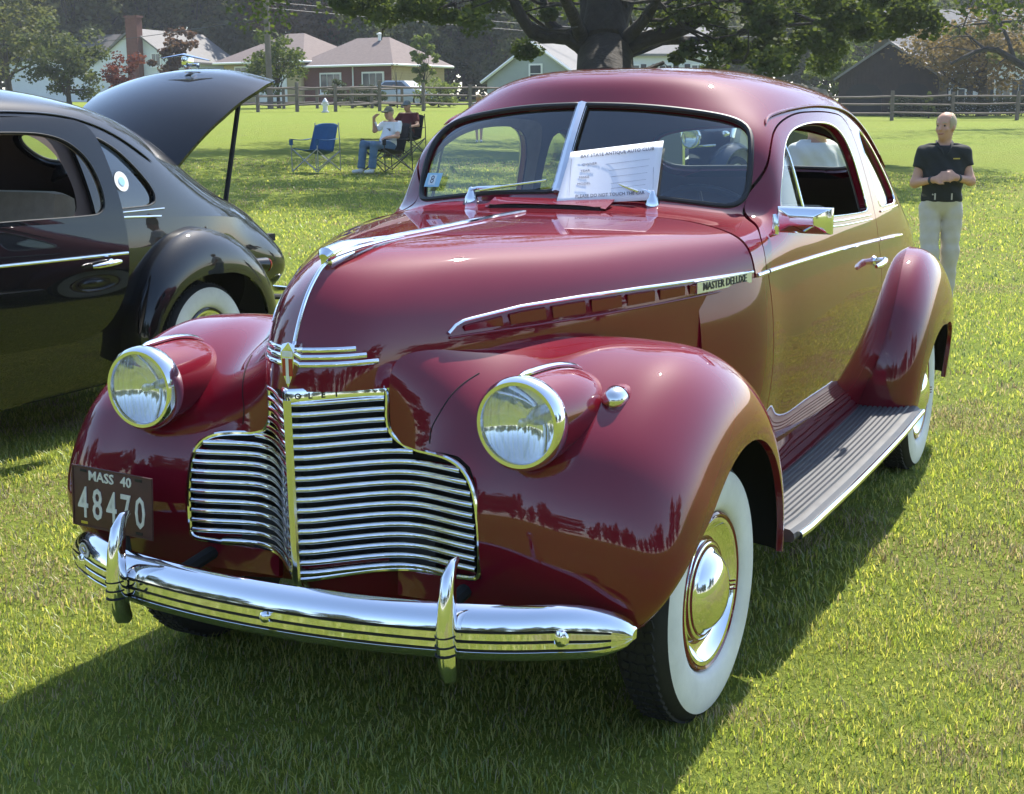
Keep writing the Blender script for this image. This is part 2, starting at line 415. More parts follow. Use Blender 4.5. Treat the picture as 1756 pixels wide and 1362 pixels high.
SHELL = np.array([
 [(.692,.69,1.042),(.677,.69,1.103),(.650,.69,1.146),(.60,.69,1.172),(.50,.69,1.196),(.27,.69,1.214),(0,.69,1.219)],
 [(.700,.84,1.045),(.690,.86,1.11),(.655,.93,1.172),(.605,.955,1.205),(.50,.925,1.228),(.27,.87,1.250),(0,.825,1.256)],
 [(.712,1.02,1.047),(.702,1.03,1.12),(.672,1.045,1.21),(.635,1.055,1.315),(.555,1.04,1.385),(.30,.975,1.400),(0,.935,1.400)],
 [(.726,1.25,1.048),(.714,1.25,1.125),(.682,1.25,1.25),(.632,1.255,1.41),(.54,1.215,1.505),(.30,1.115,1.552),(0,1.062,1.556)],
 [(.738,1.55,1.046),(.726,1.55,1.125),(.690,1.56,1.265),(.624,1.58,1.47),(.53,1.48,1.575),(.30,1.28,1.632),(0,1.20,1.640)],
 [(.746,2.0,1.035),(.732,2.0,1.12),(.694,2.0,1.27),(.618,2.0,1.495),(.515,1.93,1.590),(.28,1.80,1.652),(0,1.74,1.660)],
 [(.745,2.4,1.022),(.730,2.4,1.11),(.690,2.41,1.255),(.602,2.43,1.455),(.485,2.40,1.545),(.25,2.33,1.605),(0,2.30,1.615)],
 [(.735,2.75,1.005),(.716,2.76,1.085),(.668,2.78,1.205),(.568,2.81,1.345),(.44,2.81,1.425),(.22,2.79,1.485),(0,2.78,1.498)],
 [(.705,3.08,.985),(.676,3.08,1.05),(.612,3.09,1.14),(.505,3.11,1.225),(.38,3.11,1.278),(.19,3.11,1.315),(0,3.11,1.325)],
 [(.645,3.38,.955),(.605,3.38,1.01),(.53,3.39,1.065),(.425,3.40,1.105),(.31,3.40,1.130),(.155,3.40,1.146),(0,3.40,1.152)],
 [(.52,3.76,.875),(.47,3.765,.915),(.40,3.775,.948),(.32,3.785,.975),(.23,3.79,.992),(.115,3.79,1.0),(0,3.79,1.003)],
 [(.30,4.05,.72),(.265,4.06,.742),(.222,4.07,.758),(.175,4.08,.772),(.123,4.085,.782),(.062,4.085,.788),(0,4.085,.789)]], float)
def mirrored(C):
    M = C[:, :-1] * np.array([-1, 1, 1]); return np.concatenate([C, M[:, ::-1]], axis=1)
def net(C, nv, nu_half):
    """dense half grid, splined over the mirrored net so that the centre line stays smooth"""
    F = mirrored(C); nu = C.shape[1]
    x = chord(np.moveaxis(F, 1, 0)); half = x[nu - 1]
    G = np.moveaxis(nat_spline(x, np.moveaxis(F, 1, 0), np.linspace(0, half, nu_half)), 0, 1)
    xv = chord(G); return nat_spline(xv, G, np.linspace(0, xv[-1], nv))
HOODG = net(HOOD, 110, 64); HOODG[:, -1, 0] = 0; HOODG[0, :, 0] = 0
SHELLG = net(SHELL, 156, 84); SHELLG[:, -1, 0] = 0
def half_net_surf(G):
    """grid normals with the mirrored half included, so that the centre line shades smoothly"""
    F = np.concatenate([G, (G[:, :-1] * np.array([-1, 1, 1]))[:, ::-1]], axis=1)
    S = Surf.grid(F); n = G.shape[1]; nv = F.shape[0]; nu = F.shape[1]
    N = S.N.reshape(nv, nu, 3)[:, :n].reshape(-1, 3); i = np.arange(nv * n).reshape(nv, n)
    a, b, c, d = i[:-1, :-1].ravel(), i[:-1, 1:].ravel(), i[1:, 1:].ravel(), i[1:, :-1].ravel()
    T = np.concatenate([np.stack([a, b, c], 1), np.stack([a, c, d], 1)])
    return Surf(G.reshape(-1, 3).copy(), N.copy(), T)
def outward(S, ref):
    c = np.einsum('ij,ij->i', S.N, S.V - np.asarray(ref)); return S if np.median(c) > 0 else S.flipped()
HOODS = outward(half_net_surf(HOODG), (0, .2, .8)); HOODS.N[np.linalg.norm(HOODS.N, axis=1) < .5] = (0, -.7, .7)
SHELLS = outward(half_net_surf(SHELLG), (0, 2, .8))
# lower body: rows from the belt to the sill, columns along the body
belt = nat_spline(chord(SHELL[:, 0]), SHELL[:, 0], np.linspace(0, chord(SHELL[:, 0])[-1], 14))
belt = np.concatenate([[(.60, .42, 1.03)], belt]); belt[-1] = (.02, 4.1, .71)
rows = []
for f, dx in ((0, 0), (.18, .016), (.40, .020), (.62, .002), (.80, -.030), (.93, -.062), (1.0, -.075)):
    r = belt.copy(); r[:, 2] = belt[:, 2] + (0.375 - belt[:, 2]) * f
    tail = np.clip((belt[:, 1] - 3.3) / .9, 0, 1)
    r[:, 0] = belt[:, 0] + dx + tail * .16 * math.sin(math.pi * min(f * 1.2, 1)) * (belt[:, 0] > .1)
    r[:, 1] = belt[:, 1] + tail * .12 * math.sin(math.pi * min(f * 1.1, 1))
    r[-1, 0] = 0
    rows.append(r)
SIDEG = refine(refine(np.array(rows), 60, 0), 180, 1)
SIDES = outward(Surf.grid(SIDEG), (0, 2.2, .7))
def lookup(S, y, z, lim=0.03):
    """outer x and normal of a half surface at (y, z)"""
    d = (S.V[:, 1] - y) ** 2 + (S.V[:, 2] - z) ** 2; k = np.argsort(d)[:4]
    w = 1 / (d[k] + 1e-8); w /= w.sum()
    n = (S.N[k] * w[:, None]).sum(0); n /= np.linalg.norm(n); p = (S.V[k] * w[:, None]).sum(0)
    # correct to the tangent plane
    x = p[0] - (n[1] * (y - p[1]) + n[2] * (z - p[2])) / n[0] if abs(n[0]) > .15 else p[0]
    return np.array([x, y, z]), n

# fenders: radius about the wheel, by angle from straight ahead and by x
TH_F = np.array([5, 12, 21, 32, 42, 50, 58, 70, 84, 98, 112, 126, 140, 155, 170, 183.])
X_F = np.array([.17, .24, .32, .42, .54, .64])
RHO_F = np.array([
 [.50,.505,.54,.60,.69,.785,.79,.71,.66,.62,.59,.57,.55,.53,.52,.515],
 [.50,.515,.555,.605,.665,.725,.735,.69,.65,.615,.59,.57,.55,.53,.52,.515],
 [.505,.525,.57,.615,.645,.672,.675,.66,.635,.61,.588,.57,.55,.53,.52,.515],
 [.51,.54,.585,.625,.642,.645,.642,.635,.622,.605,.588,.572,.55,.53,.52,.515],
 [.515,.555,.605,.645,.660,.655,.648,.638,.625,.608,.592,.575,.553,.533,.52,.515],
 [.515,.555,.605,.640,.653,.648,.640,.632,.620,.605,.590,.575,.553,.533,.52,.515]])
LIP_F = np.array([.46,.478,.465,.425,.395,.383,.378,.376,.376,.377,.379,.383,.390,.400,.412,.42])
XO_F = np.array([.775,.825,.862,.876,.880,.880,.880,.880,.880,.880,.879,.877,.874,.870,.866,.862])
def fender_net(th, X, RHO, LIP, XO, c, nth=110, p=2.15):
    yc, zc = c; C = []
    for j, t in enumerate(th):
        row = []
        for i, x in enumerate(X): row.append((x, RHO[i][j]))
        xc, rc = X[-1], RHO[-1][j]
        for s in (18, 36, 54, 70, 82, 90):
            a = R(s); row.append((xc + (XO[j] - xc) * math.sin(a) ** (2 / p), LIP[j] + (rc - LIP[j]) * math.cos(a) ** (2 / p)))
        C.append([(x, yc - r * math.cos(R(t)), zc + r * math.sin(R(t))) for x, r in row])
    C = np.array(C); G = refine(refine(C, nth, 0), 70, 1)
    return outward(Surf.grid(G), (.5, yc, zc + .1))
FENF = fender_net(TH_F, X_F, RHO_F, LIP_F, XO_F, (0., .34))
TH_R = np.array([-4, 14, 32, 50, 66, 80, 92, 106, 120, 136, 152, 168, 182.])
X_R = np.array([.56, .64, .70, .745])
RC = np.array([.56,.575,.598,.615,.622,.618,.608,.598,.60,.615,.635,.65,.655])
RHO_R = np.array([RC - .05, RC - .01, RC, RC - .004])
LIP_R = np.array([.42,.40,.375,.345,.315,.295,.285,.295,.315,.345,.375,.395,.40])
XO_R = np.array([.865,.88,.893,.90,.902,.902,.902,.90,.896,.888,.876,.86,.848])
FENR = fender_net(TH_R, X_R, RHO_R, LIP_R, XO_R, (2.87, .34), p=2.3)
# grille plan curve and outline
GP = np.array([(0,-.655),(.03,-.632),(.07,-.592),(.11,-.552),(.15,-.518),(.19,-.497),(.23,-.490),(.28,-.498),(.33,-.512),(.38,-.524),(.44,-.535)])
def grille_y(x, z):
    ax = np.abs(x); y = nat_spline(GP[:, 0], GP[:, 1], np.atleast_1d(ax))
    return y - 0.012 * np.clip((np.asarray(z) - .46) / .42, 0, 1) * np.exp(-(ax / .12) ** 2)
GHALF = np.array([(0,.893),(.10,.894),(.165,.893),(.163,.85),(.161,.81),(.170,.775),(.195,.752),(.235,.741),(.29,.740),(.335,.735),(.370,.715),(.392,.68),(.402,.635),(.408,.57),(.408,.466),(.30,.455),(.235,.452),(.12,.452),(0,.446)])
GPOLY = np.concatenate([GHALF, (GHALF * [-1, 1])[1:-1][::-1]])

# openings
DOORWIN = smooth_poly([(1.035,1.215),(1.085,1.30),(1.175,1.39),(1.30,1.445),(1.46,1.468),(1.64,1.474),(1.80,1.466),(1.92,1.432),(1.99,1.36),(2.02,1.26),(2.035,1.175),(2.01,1.148),(1.6,1.158),(1.2,1.176),(1.06,1.186)], 5)
QWIN = smooth_poly([(2.215,1.40),(2.25,1.434),(2.32,1.425),(2.44,1.37),(2.55,1.29),(2.625,1.215),(2.645,1.165),(2.60,1.145),(2.45,1.146),(2.285,1.15),(2.245,1.175),(2.222,1.28)], 5)
DOOR = smooth_poly([(.795,1.12),(.93,1.20),(1.00,1.28),(1.10,1.40),(1.22,1.462),(1.42,1.500),(1.64,1.508),(1.86,1.504),(2.02,1.486),(2.09,1.42),(2.12,1.30),(2.14,1.15),(2.15,1.0),(2.145,.86),(2.12,.72),(2.06,.60),(1.98,.53),(1.85,.50),(1.4,.495),(1.0,.49),(.84,.492),(.80,.56),(.79,.75),(.785,.95)], 5)
WS_OUT = np.array([(.012,1.266),(.16,1.262),(.30,1.252),(.42,1.239),(.505,1.229),(.548,1.233),(.568,1.262),(.570,1.33),(.560,1.405),(.540,1.452),(.495,1.483),(.40,1.506),(.26,1.524),(.13,1.533),(.012,1.536)])
WSHIELD = nat_spline(chord(WS_OUT), WS_OUT, np.linspace(0, chord(WS_OUT)[-1], 80))
REARWIN = smooth_poly([(0,1.258),(.25,1.256),(.36,1.256),(.425,1.272),(.445,1.315),(.43,1.37),(.38,1.415),(.28,1.442),(.14,1.455),(0,1.459),(-.14,1.455),(-.28,1.442),(-.38,1.415),(-.43,1.37),(-.445,1.315),(-.425,1.272),(-.36,1.256),(-.25,1.256)], 5)
# ------------------------------------------------------------------ trimmed panels shared by both coupes
def both(S): return S.join(S.mirror())
def f_ws(S, g=0.0): return np.minimum(field(np.abs(S.V[:, 0]), S.V[:, 2], WSHIELD) + g, 1.8 - S.V[:, 1])
def f_rw(S, g=0.0): return np.minimum(field(S.V[:, 0], S.V[:, 2], REARWIN) + g, S.V[:, 1] - 2.5)
def f_dw(S, g=0.0): return np.minimum(field(S.V[:, 1], S.V[:, 2], DOORWIN) + g, S.V[:, 0] - .58)
def f_qw(S, g=0.0): return np.minimum(field(S.V[:, 1], S.V[:, 2], QWIN) + g, S.V[:, 0] - .45)
def f_door(S, g=0.0): return np.minimum(field(S.V[:, 1], S.V[:, 2], DOOR) + g, S.V[:, 0] - .57)
LID = smooth_poly([(3.17, 0), (3.18, .34), (3.24, .50), (3.45, .53), (3.72, .45), (3.95, .31), (4.05, .16), (4.065, 0), (4.05, -.16), (3.95, -.31), (3.72, -.45), (3.45, -.53), (3.24, -.50), (3.18, -.34)], 5)
def f_lid(S, g=0.0): return field(S.V[:, 1], S.V[:, 0], LID) + g
def shell_cut(S, g):
    S = S.clip(f_ws(S, g), -1); S = S.clip(f_rw(S, g), -1); S = S.clip(f_dw(S, g), -1); return S.clip(f_qw(S, g), -1)
# front fender: open where the grille sits
def f_gr(S, g=0.0):
    return np.minimum(field(S.V[:, 0], S.V[:, 2], GPOLY) + g, -.30 - S.V[:, 1])
def make_panels(rear):
    P = {}
    s = SHELLS
    s = s.clip(f_ws(s), -1); s = s.clip(f_rw(s), -1); s = s.clip(f_qw(s), -1)
    P['lid'] = both(s.clip(f_lid(s, -.003), 1))
    s = s.clip(f_lid(s, .003), -1)
    P['cabin'] = both(s.clip(f_door(s, .0025), -1))
    d = SHELLS.clip(f_door(SHELLS, -.0025), 1); d = d.clip(f_dw(d), -1)
    d2 = SIDES.clip(f_door(SIDES, -.0025), 1)
    P['door'] = d.join(d2)
    s = SIDES.clip(f_door(SIDES, .0025), -1)
    P['side'] = s
    P['lining'] = both(shell_cut(SHELLS, .02).offset(-.03)).flipped()
    P['ws_glass'] = [SHELLS.clip(f_ws(SHELLS, .004), 1).offset(-.010)]
    P['rw_glass'] = both(SHELLS.clip(f_rw(SHELLS, .004), 1)).offset(-.010)
    P['dw_glass'] = SHELLS.clip(f_dw(SHELLS, .004), 1).offset(-.022)
    P['qw_glass'] = SHELLS.clip(f_qw(SHELLS, .004), 1).offset(-.018)
    LOOP = dict(ws=edge_loops(SHELLS.clip(f_ws(SHELLS), 1)), dw=edge_loops(SHELLS.clip(f_dw(SHELLS), 1)),
                qw=edge_loops(SHELLS.clip(f_qw(SHELLS), 1)), rw=edge_loops(both(SHELLS.clip(f_rw(SHELLS), 1))))
    P['hood'] = both(HOODS.clip(HOODS.V[:, 1] - .683, -1))
    s = FENF.clip(f_gr(FENF, .004), -1)
    s = s.clip(np.where(s.V[:, 1] < -.05, s.V[:, 0] - .155, 1.0))
    P['fenf'] = s
    P['fenr'] = rear
    return P, LOOP
P, LOOP = make_panels(FENR)
MAROON_WINDOWS = (DOORWIN, QWIN)
DOORWIN = smooth_poly([(1.04,1.13),(1.10,1.26),(1.19,1.37),(1.32,1.425),(1.46,1.440),(1.64,1.442),(1.80,1.432),(1.92,1.395),(2.005,1.32),(2.045,1.22),(2.05,1.12),(2.02,1.078),(1.94,1.066),(1.6,1.066),(1.2,1.066),(1.07,1.076)], 5)
QWIN = smooth_poly([(2.215,1.38),(2.25,1.41),(2.32,1.40),(2.43,1.34),(2.53,1.25),(2.60,1.16),(2.61,1.10),(2.56,1.074),(2.45,1.070),(2.285,1.072),(2.245,1.10),(2.222,1.26)], 5)
P_BLACK, LOOP_BLACK = make_panels(fender_net(TH_R, X_R, RHO_R, LIP_R + .085, XO_R, (2.87, .34), p=2.3))
DOORWIN, QWIN = MAROON_WINDOWS
# raised lid of the black coupe: a crowned sheet leaning back from its hinge under the rear window
def open_lid():
    a = R(32); n = 40; G = np.zeros((n, n, 3))
    for i, s in enumerate(np.linspace(0, 1.10, n)):
        w = np.interp(s, [0, .2, .5, .8, .95, 1.05, 1.10], [.40, .45, .53, .57, .56, .52, .46])
        for j, t in enumerate(np.linspace(-1, 1, n)):
            x = w * t; b = .085 * (1 - t * t) + .10 * math.sin(math.pi * min(s / 1.1, 1)) - .02 - .35 * max(0, s - .9) ** 1.5
            G[i, j] = (x, 3.08 + s * math.cos(a) - b * math.sin(a), 1.17 + s * math.sin(a) + b * math.cos(a))
    S = Surf.grid(G); return S if S.N[:, 2].mean() > 0 else S.flipped(), G
OPEN_LID, _g = open_lid(); OPEN_LID_HANDLE = _g[35, 20] + np.array([0, -.01, .02])
def loop_tube(loop, r, off=0.0, n=8, step=2):
    V, N = loop; bm = bmesh.new(); pts = (V + N * off)[:-1][::step]
    pts = np.concatenate([pts, pts[:2]])
    tube(bm, pts, r, n=n, caps=False); return bm
def open_tube(pts, r, n=8, flat=1.0, up=None):
    bm = bmesh.new(); tube(bm, pts, r, n=n, flat=flat, up=up); return bm
def sgn_pts(pts, sx): return [(p[0] * sx, p[1], p[2]) for p in pts]
def strip_on(S, ys, zs, off, r, flat=1.0):
    pts = []
    for y, z in zip(ys, zs):
        p, n = lookup(S, y, z); pts.append(p + n * off)
    return pts

def build_wheel(name, parent, c, sx, tyre_r=.36, rim_paint=None, steer=0.0):
    """sx=+1: outer face towards +x"""
    w = empty(name, c, 0, parent); w.scale = (.95, .922, .922); w.rotation_euler = (0, 0, steer + (0 if sx > 0 else math.pi))
    bm = bmesh.new()
    pr = [(-.045, .205), (-.062, .235), (-.078, .285), (-.074, .325), (-.055, .350), (-.04, .3575), (0, tyre_r), (.04, .3575), (.055, .350), (.072, .333)]
    lathe(bm, pr, 72, 'x')
    # tread blocks: shallow grooves across the crown
    for k in range(72):
        a = 2 * math.pi * (k + .5) / 72
        for xo in (-.036, -.013, .011, .035):
            rot = Matrix.Rotation(a, 3, 'X') @ Matrix.Rotation(R(18 if xo > 0 else -18), 3, 'Z')
            box(bm, (xo, -math.sin(a) * .3595, math.cos(a) * .3595), (.017, .021, .008), rot)
    bm_obj('tyre', bm, rubber, w)
    bm = bmesh.new()
    lathe(bm, [(.072, .333), (.0765, .320), (.080, .300), (.0805, .275), (.078, .250), (.072, .232), (.062, .221), (.05, .215)], 72, 'x')
    bm_obj('whitewall', bm, whitewall, w)
    bm = bmesh.new()
    lathe(bm, [(.05, .214), (.066, .219), (.070, .213), (.066, .206), (.045, .200)], 72, 'x')
    bm_obj('rim_flange', bm, rim_paint, w)
    bm = bmesh.new()
    lathe(bm, [(.060, .206), (.0675, .203), (.066, .192), (.054, .183), (.044, .170), (.037, .158), (.036, .150)], 72, 'x')
    bm_obj('trim_ring', bm, chrome, w)
    bm = bmesh.new()
    lathe(bm, [(.037, .160), (.036, .150), (.030, .140), (.02, .12)], 72, 'x')
    bm_obj('rim', bm, rim_paint, w)
    bm = bmesh.new()
    lathe(bm, [(.028, .140), (.046, .1385), (.052, .133), (.053, .127), (.050, .124), (.058, .119), (.060, .113), (.066, .108), (.080, .095), (.093, .074), (.101, .050), (.105, .025), (.106, 0.0)], 72, 'x')
    cap = bm_obj('hubcap', bm, chrome, w)
    for r0, x0 in ((.1365, .0475), (.1225, .0535)):
        bm = bmesh.new(); lathe(bm, [(x0 - .004, r0 + .004), (x0 + .0035, r0 + .002), (x0 + .0035, r0 - .002), (x0 - .004, r0 - .004)], 72, 'x')
        bm_obj('painted_ring', bm, rim_paint, w)
    for k in (-1, 0, 1):
        bm = bmesh.new(); box(bm, (.0925, .073 + 0 * k, .012 * k), (.004, .034, .0045), Matrix.Rotation(R(-38), 3, 'Z'))
        bm_obj('hubcap_bar', bm, rim_paint, w)
    bm = bmesh.new(); lathe(bm, [(-.05, .20), (-.055, .10), (-.05, 0)], 40, 'x'); bm_obj('brake_drum', bm, under, w)
    return w

def build_coupe(root, paint, door_open=0.0, lid_open=0.0, detail=True, boards=True, P=P, LOOP=LOOP):
    fancy = paint is maroon
    hood = P['hood'].obj('hood', paint, root, .012)
    P['cabin'].obj('cabin', paint, root, .022)
    cowl = None
    P['side'].obj('body_side', paint, root, .012); P['side'].mirror().obj('body_side', paint, root, .012)
    P['lining'].obj('headliner', lining, root)
    lid = (P['lid'] if not lid_open else OPEN_LID).obj('deck_lid', paint, root, .02)
    (P['lid'] if not lid_open else OPEN_LID).offset(-.022).flipped().obj('lid_lining', under, lid)
    lo, ln = (np.array([0, 3.93, .945]), 0) if not lid_open else (OPEN_LID_HANDLE, 1); bm = bmesh.new(); tube(bm, [lo + (-.05, 0, 0), lo + (-.04, .02, .01), lo + (.04, .02, .01), lo + (.05, 0, 0)], .010, 8)
    box(bm, lo + (0, -.03, .03), (.05, .06, .05), bevel=.012)
    if ln: tube(bm, [lo + (-.17, -.05, .05), lo + (.0, -.06, .065), (.16 + lo[0], lo[1] + -.03, lo[2] + .03)], [.004, .022, .008], 8, flat=.4)
    bm_obj('lid_handle', bm, chrome, lid)
    if lid_open:
        bm = bmesh.new(); tube(bm, [(.47, 3.50, .96), (.44, 3.74, 1.62)], .014, 8); bm_obj('lid_stay', bm, under, root)
        bm = bmesh.new(); box(bm, (0, 3.55, .80), (1.0, .8, .04)); bm_obj('trunk_floor', bm, under, root, smooth=False)
    for sx in (1, -1):
        D = P['door'] if sx > 0 else P['door'].mirror()
        door = D.obj('door', paint, root, .028)
        inner = (P['door'].offset(-.035) if sx > 0 else P['door'].offset(-.035).mirror()).flipped()
        inner.obj('door_panel', mohair, door)
        g = P['dw_glass'] if sx > 0 else P['dw_glass'].mirror()
        if sx > 0:   # front glass wound down: only the vent pane stays up
            gv = g.clip(1.235 + .10 * (1.47 - g.V[:, 2]) - g.V[:, 1]); gv.obj('vent_glass', glass, door)
        else:
            gv = g.clip((1.235 + .10 * (1.47 - g.V[:, 2])) - g.V[:, 1]); gv.obj('vent_glass', glass, door)
        pv = [lookup(SHELLS, 1.235 + .10 * (1.47 - z), z)[0] + np.array([-.018, 0, 0]) for z in np.linspace(1.16, 1.45, 8)]
        bm_obj('vent_post', open_tube(sgn_pts(pv, sx), .006), chrome, door)
        V, N = LOOP['dw'][0]; V2 = V - N * .004
        bm = loop_tube((V2 * [sx, 1, 1], N * [sx, 1, 1]), .0045); bm_obj('window_reveal', bm, chrome if paint is maroon else seal, door)
        ysm = np.linspace(1.03, 2.06, 24)
        for dz in ((-.016, -.032) if fancy else ()):
            pts = strip_on(SHELLS, ysm, np.interp(ysm, [1.0, 1.2, 1.6, 2.06], [1.188, 1.176, 1.158, 1.148]) + dz, .001, 1)
            bm_obj('sill_moulding', open_tube(sgn_pts(pts, sx), .0042), chrome, door)
        ys = np.linspace(.80, 2.135, 30); pts = strip_on(SHELLS, ys, np.interp(ys, SHELL[:, 0, 1], SHELL[:, 0, 2]) + .004, .002, 1) if fancy else strip_on(SIDES, ys, np.full(30, .885), .001, 1)
        bm_obj('belt_moulding', open_tube(sgn_pts(pts, sx), .0065 if fancy else .0085, flat=1.0), chrome, door)
        # handle
        zh = .965 if fancy else .85; p, n = lookup(SIDES, 2.03, zh); bm = bmesh.new()
        q0 = p + n * .0; 
        tube(bm, sgn_pts([p - n * .01, p + n * .035], sx), [.013, .011], 10)
        lathe_c = p
        h = [p + np.array([.036, .03, .004]), p + np.array([.040, .0, .004]), p + np.array([.046, -.05, .0]), p + np.array([.044, -.10, -.004]), p + np.array([.036, -.135, -.006])]
        tube(bm, sgn_pts(h, sx), [.008, .0125, .011, .010, .006], 10, flat=1.15)
        bm_obj('door_handle', bm, chrome, door)
        p2, n2 = lookup(SIDES, 2.03, zh - .01); bm = bmesh.new(); lathe(bm, [(-.004, .020), (.004, .018), (.007, .012), (.008, 0)], 20, 'x', (p2[0] * sx, p2[1], p2[2] + .01))
        bm_obj('handle_plate', bm, chrome, door)
        if sx > 0 and door_open:
            hx = Vector((.70, .80, 0)); rot = Matrix.Rotation(door_open, 3, 'Z')
            door.rotation_euler = (0, 0, door_open); door.location = hx - rot @ hx
        # quarter glass and trim
        g = P['qw_glass'] if sx > 0 else P['qw_glass'].mirror(); g.obj('quarter_glass', glass, root)
        V, N = LOOP['qw'][0]; bm = loop_tube(((V - N * .003) * [sx, 1, 1], N * [sx, 1, 1]), .0045); bm_obj('quarter_window_reveal', bm, chrome if paint is maroon else seal, root)
        ysq = np.linspace(2.25, 2.66, 12)
        pts = strip_on(SHELLS, ysq, np.full(12, 1.132 if fancy else 1.052), .001, 1); bm_obj('sill_moulding', open_tube(sgn_pts(pts, sx), .0042), chrome, root)
        for y0, y1 in ((.695, .785), (2.155, 2.62)):
            ys = np.linspace(y0, y1, 12); pts = strip_on(SHELLS, ys, np.interp(ys, SHELL[:, 0, 1], SHELL[:, 0, 2]) + .004, .002, 1)
            bm_obj('belt_moulding', open_tube(sgn_pts(pts, sx), .0065), chrome, root)
        # drip rail
        dr = [(1.17,1.468),(1.22,1.490),(1.35,1.510),(1.60,1.526),(1.85,1.526),(2.08,1.512),(2.28,1.475),(2.45,1.415),(2.58,1.345),(2.68,1.28)]
        dr = nat_spline(np.arange(len(dr)), np.array(dr), np.linspace(0, len(dr) - 1, 40))
        pts = [q + n * .004 for q, n in (lookup(SHELLS, y, z) for y, z in dr)]
        bm_obj('drip_rail', open_tube(sgn_pts(pts, sx), [.002, .004, .005] + [.0065] * 34 + [.005, .004, .002], flat=.7), paint, root)
        # fenders
        F = P['fenf'] if sx > 0 else P['fenf'].mirror(); fo = F.obj('front_fender', paint, root, .018)
        L = F.offset(-.02).flipped(); L.obj('wheel_well', under, fo)
        F = P['fenr'] if sx > 0 else P['fenr'].mirror(); fo = F.obj('rear_fender', paint, root, .018)
        L = F.offset(-.02).flipped(); L.obj('wheel_well', under, fo)
        if boards:
            # running board with ribbed mat
            y0, y1 = .53, 2.40; bm = bmesh.new(); n = 40; prof = []
            xs = [(.60, .352)]
            for k in range(12):
                x = .625 + k * .0188; xs += [(x, .352), (x + .003, .358), (x + .013, .358), (x + .016, .352)]
            xs += [(.853, .353), (.872, .350), (.884, .340), (.887, .326), (.882, .316), (.865, .313), (.60, .322)]
            rings = []
            for i in range(n + 1):
                t = i / n; y = y0 + (y1 - y0) * t; dz = .012 * math.sin(math.pi * t) * -1 + .008 * t; wx = 1 - .0 * t
                fl = np.interp(y, [.50, .65, 1.2, 2.0, 2.40], [-.022, -.010, -.002, .006, .004])
                rings.append([bm.verts.new(((x + fl * (x - .60) / .28) * sx, y, z + dz)) for x, z in xs])
            for a, b in zip(rings, rings[1:]):
                for k in range(len(xs)):
                    bm.faces.new((a[k], a[(k + 1) % len(xs)], b[(k + 1) % len(xs)], b[k]))
            bm.faces.new(rings[0]); bm.faces.new(rings[-1][::-1])
            rb = bm_obj('running_board', bm, board_rubber, root, angle=25)
            pts = [((.891 + np.interp(y, [.50, .65, 1.2, 2.0, 2.40], [-.022, -.010, -.002, .006, .004])) * sx, y, .330 + -.012 * math.sin(math.pi * (y - y0) / 2) + .008 * (y - y0) / 2) for y in np.linspace(.555, 2.41, 40)]
            bm_obj('running_board_trim', open_tube(pts, .012, 10, flat=1.0), chrome, rb)
        # sill below the door
        bm = bmesh.new(); sec = [(.700, .50), (.690, .47), (.684, .43), (.672, .40), (.668, .355), (.60, .33), (.60, .50)] if boards else [(.712, .50), (.712, .45), (.706, .38), (.690, .28), (.672, .225), (.60, .21), (.60, .50)]
        rings = [[bm.verts.new((x * sx * (1 if .9 < y else .985), y, z)) for x, z in sec] for y in np.linspace(.45, 2.45, 12)]
        for a, b in zip(rings, rings[1:]):
            for k in range(len(sec)): bm.faces.new((a[k], a[(k + 1) % len(sec)], b[(k + 1) % len(sec)], b[k]))
        bm_obj('sill', bm, paint, root)
        # wheels
        build_wheel('wheel', root, (.730 * sx, 0, .326), sx, rim_paint=paint, steer=R(-2.5))
        build_wheel('wheel', root, (.744 * sx, 2.87, .326), sx, rim_paint=paint)
        # headlamp: bucket blended back into the fender, ring, reflector, lens
        hc = np.array([.52, -.545, .842])
        bm = bmesh.new(); rings = []; nn = 36
        for t in np.linspace(0, 1, 16):
            r = .101 * (1 - t ** 3.0) ** .62 + .001
            cy = hc[1] + .02 + .33 * t; cz = hc[2] + .012 * t - .010 * t * t; cx = hc[0] + .035 * t
            sq = 1.0 + .10 * math.sin(math.pi * t)
            rings.append([bm.verts.new(((cx + r * math.cos(2 * math.pi * k / nn) * sq) * sx, cy, cz + r * math.sin(2 * math.pi * k / nn) * (1 if math.sin(2 * math.pi * k / nn) > 0 else 1.05))) for k in range(nn)])
        for a, b in zip(rings, rings[1:]):
            for k in range(nn): bm.faces.new((a[k], a[(k + 1) % nn], b[(k + 1) % nn], b[k]))
        hl = bm_obj('headlight', bm, paint, root)
        bm = bmesh.new(); lathe(bm, [(.030, .0995), (.018, .1055), (.0, .1065), (-.016, .1035), (-.024, .0965), (-.0235, .0885), (-.016, .0865), (-.010, .0875)], 56, 'y', (hc[0] * sx, hc[1], hc[2]))
        bm_obj('headlight_ring', bm, chrome, hl)
        bm = bmesh.new(); lathe(bm, [(-.008, .089)] + [(-.008 + .040 * (1 - (q / .089) ** 2), q) for q in (.08, .07, .06, .05, .04, .03, .02, .01, 0)], 48, 'y', (hc[0] * sx, hc[1], hc[2])); bm_obj('reflector', bm, chrome, hl)
        bm = bmesh.new(); lathe(bm, [(-.014, .089), (-.020, .080), (-.027, .055), (-.030, .028), (-.031, 0)], 48, 'y', (hc[0] * sx, hc[1], hc[2])); bm_obj('lens', bm, lens_mat, hl)
        for fx in np.linspace(-.066, .066, 12):
            hz = math.sqrt(.086 ** 2 - fx ** 2); bm = bmesh.new(); tube(bm, [((hc[0] + fx) * sx, hc[1] - .0305 + .017 * ((fx ** 2 + (hz * t) ** 2) / .0081), hc[2] + hz * t) for t in np.linspace(-.96, .96, 9)], .0013, 5); bm_obj('lens_flute', bm, lens_glass, hl)
